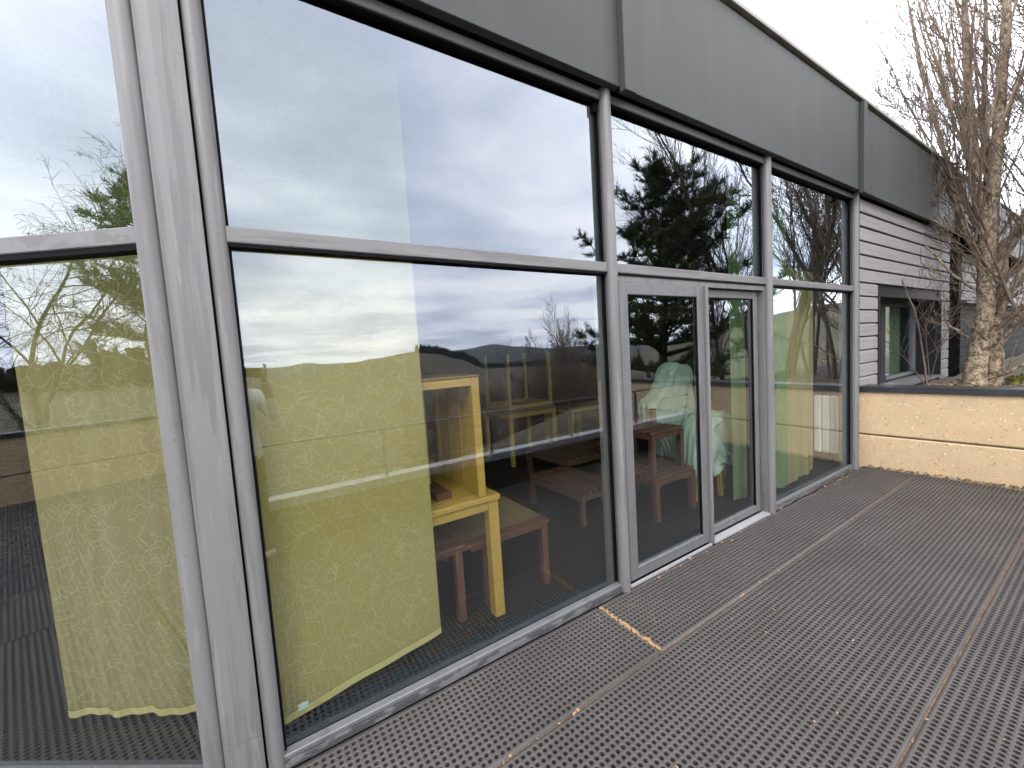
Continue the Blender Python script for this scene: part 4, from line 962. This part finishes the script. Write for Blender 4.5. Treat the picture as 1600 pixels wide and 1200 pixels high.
# local frame: +y forward, x right; phone is at about (x, .33, 1.6)
fw = Vector((math.cos(YAW), math.sin(YAW), 0))
inv = (Matrix.Translation((-.17, -2.06, 0)) @ Matrix.Rotation(YAW - math.pi / 2 + rad(6), 4, 'Z')).inverted()
ph = inv @ (CAM - _f * .028)            # phone centre, just behind the lens
V_ = [(0, 0, .93), (0, .0, 1.10), (0, -.01, 1.28), (0, -.01, 1.40), (0, .0, 1.48), (0, .03, 1.58), (0, .03, 1.70),
      (.10, 0, .90), (.11, .02, .50), (.11, -.01, .10), (.12, .12, .045), (-.10, 0, .90), (-.11, .02, .50), (-.11, -.01, .10), (-.12, .12, .045),
      (.18, -.01, 1.385), (.27, .10, 1.18), (ph.x + .11, ph.y - .06, 1.50), (-.18, -.01, 1.385), (-.27, .10, 1.18), (ph.x - .11, ph.y - .06, 1.50), (0, .02, 1.765)]
E_ = [(0, 1), (1, 2), (2, 3), (3, 4), (4, 5), (5, 6), (6, 21), (0, 7), (7, 8), (8, 9), (9, 10), (0, 11), (11, 12), (12, 13), (13, 14), (3, 15), (15, 16), (16, 17), (3, 18), (18, 19), (19, 20)]
R__ = [(.16, .11), (.145, .10), (.17, .11), (.15, .09), .055, (.075, .09), (.08, .095), .095, .065, .045, (.045, .05), .095, .065, .045, (.045, .05), .065, .05, .03, .065, .05, .03, (.05, .06)]
def pick(c):
    if c.z > 1.445 and abs(c.x) < .12 and c.y < .16: return 0
    if c.z < .09: return 3
    if c.z < .88: return 2
    if c.y > .17 and c.z > 1.36: return 0
    return 1
bm_ = skin_mesh('body', V_, E_, R__, 0, ['skin', 'shirt', 'trousers', 'shoe'], pick)
body = link('body', bm_, per)
hm = MB()
hm.grid(lambda u, v: (.098 * math.sin(v * 1.9) * math.cos(u * 6.283), .018 + .118 * math.sin(v * 1.9) * math.sin(u * 6.283) - .02, 1.70 + .115 * math.cos(v * 1.9) * (1 if math.sin(u * 6.283) < .3 else .9)), 20, 8)
hm.obj('hair', 'hair', per, True)
nz = MB(); nz.obox((0, .128, 1.63), (.028, .04, .045), None, .012); nz.obox((0, .118, 1.575), (.05, .02, .014), None, .005)
for s_ in (-1, 1): nz.obox((s_ * .035, .118, 1.665), (.03, .014, .014), None, .006); nz.obox((s_ * .085, .03, 1.65), (.018, .035, .06), None, .008)
nz.obj('face_features', 'skin', per, True)
# hands: palm and five bent fingers closing on the ends of the phone
for s_ in (-1, 1):
    w_ = Vector((ph.x + s_ * .11, ph.y - .06, 1.50)); palm = Vector((ph.x + s_ * .098, ph.y - .035, 1.555)); vs_ = [w_, palm]; es_ = [(0, 1)]; rs_ = [.026, (.034, .022)]
    for k, ln in enumerate((.92, 1.0, .95, .78)):
        zt = 1.635 - k * .021
        b0 = palm + Vector((s_ * .004, .012, .032 - k * .018)); b1 = Vector((ph.x + s_ * .094, ph.y + .016, zt)); b2 = Vector((ph.x + s_ * (.094 - .03 * ln), ph.y + .020, zt + .004)); i0 = len(vs_)
        vs_ += [b0, b1, b2]; es_ += [(1, i0), (i0, i0 + 1), (i0 + 1, i0 + 2)]; rs_ += [.010, .009, .0075]
    i0 = len(vs_); vs_ += [palm + Vector((-s_ * .015, -.012, -.012)), Vector((ph.x + s_ * .065, ph.y - .022, 1.572)), Vector((ph.x + s_ * .05, ph.y - .018, 1.596))]; es_ += [(1, i0), (i0, i0 + 1), (i0 + 1, i0 + 2)]; rs_ += [.012, .010, .0085]
    link('hand', skin_mesh('hand', vs_, es_, rs_, 0, ['skin'], lambda c: 0, 1), per)
pm = thing('phone', 'dark phone held level in both hands by the mirrored photographer', 'phone')
Rph = Matrix(((_r2.x, _f.x, _u2.x), (_r2.y, _f.y, _u2.y), (_r2.z, _f.z, _u2.z)))
pc = CAM - _f * .028 - _u2 * .02 
MB().obox(pc, (.155, .009, .075), Rph, .004).obj('case', 'phone', pm)

# ------------------------------------------------------------------ the air between here and the far hills
hz = bpy.data.materials.new('haze'); hz.use_nodes = True; nt = hz.node_tree
for n in list(nt.nodes): nt.nodes.remove(n)
o_ = nt.nodes.new('ShaderNodeOutputMaterial'); pv = nt.nodes.new('ShaderNodeVolumePrincipled')
pv.inputs['Color'].default_value = (0.78, 0.87, 1.0, 1); pv.inputs['Density'].default_value = 3.2e-5
nt.links.new(pv.outputs[0], o_.inputs['Volume'])
link('haze', MB().box(-8200, 8200, -8200, 8200, -80, 260).mesh('haze', hz), kind='stuff', label='thin grey air fading the far hills', cat='haze')
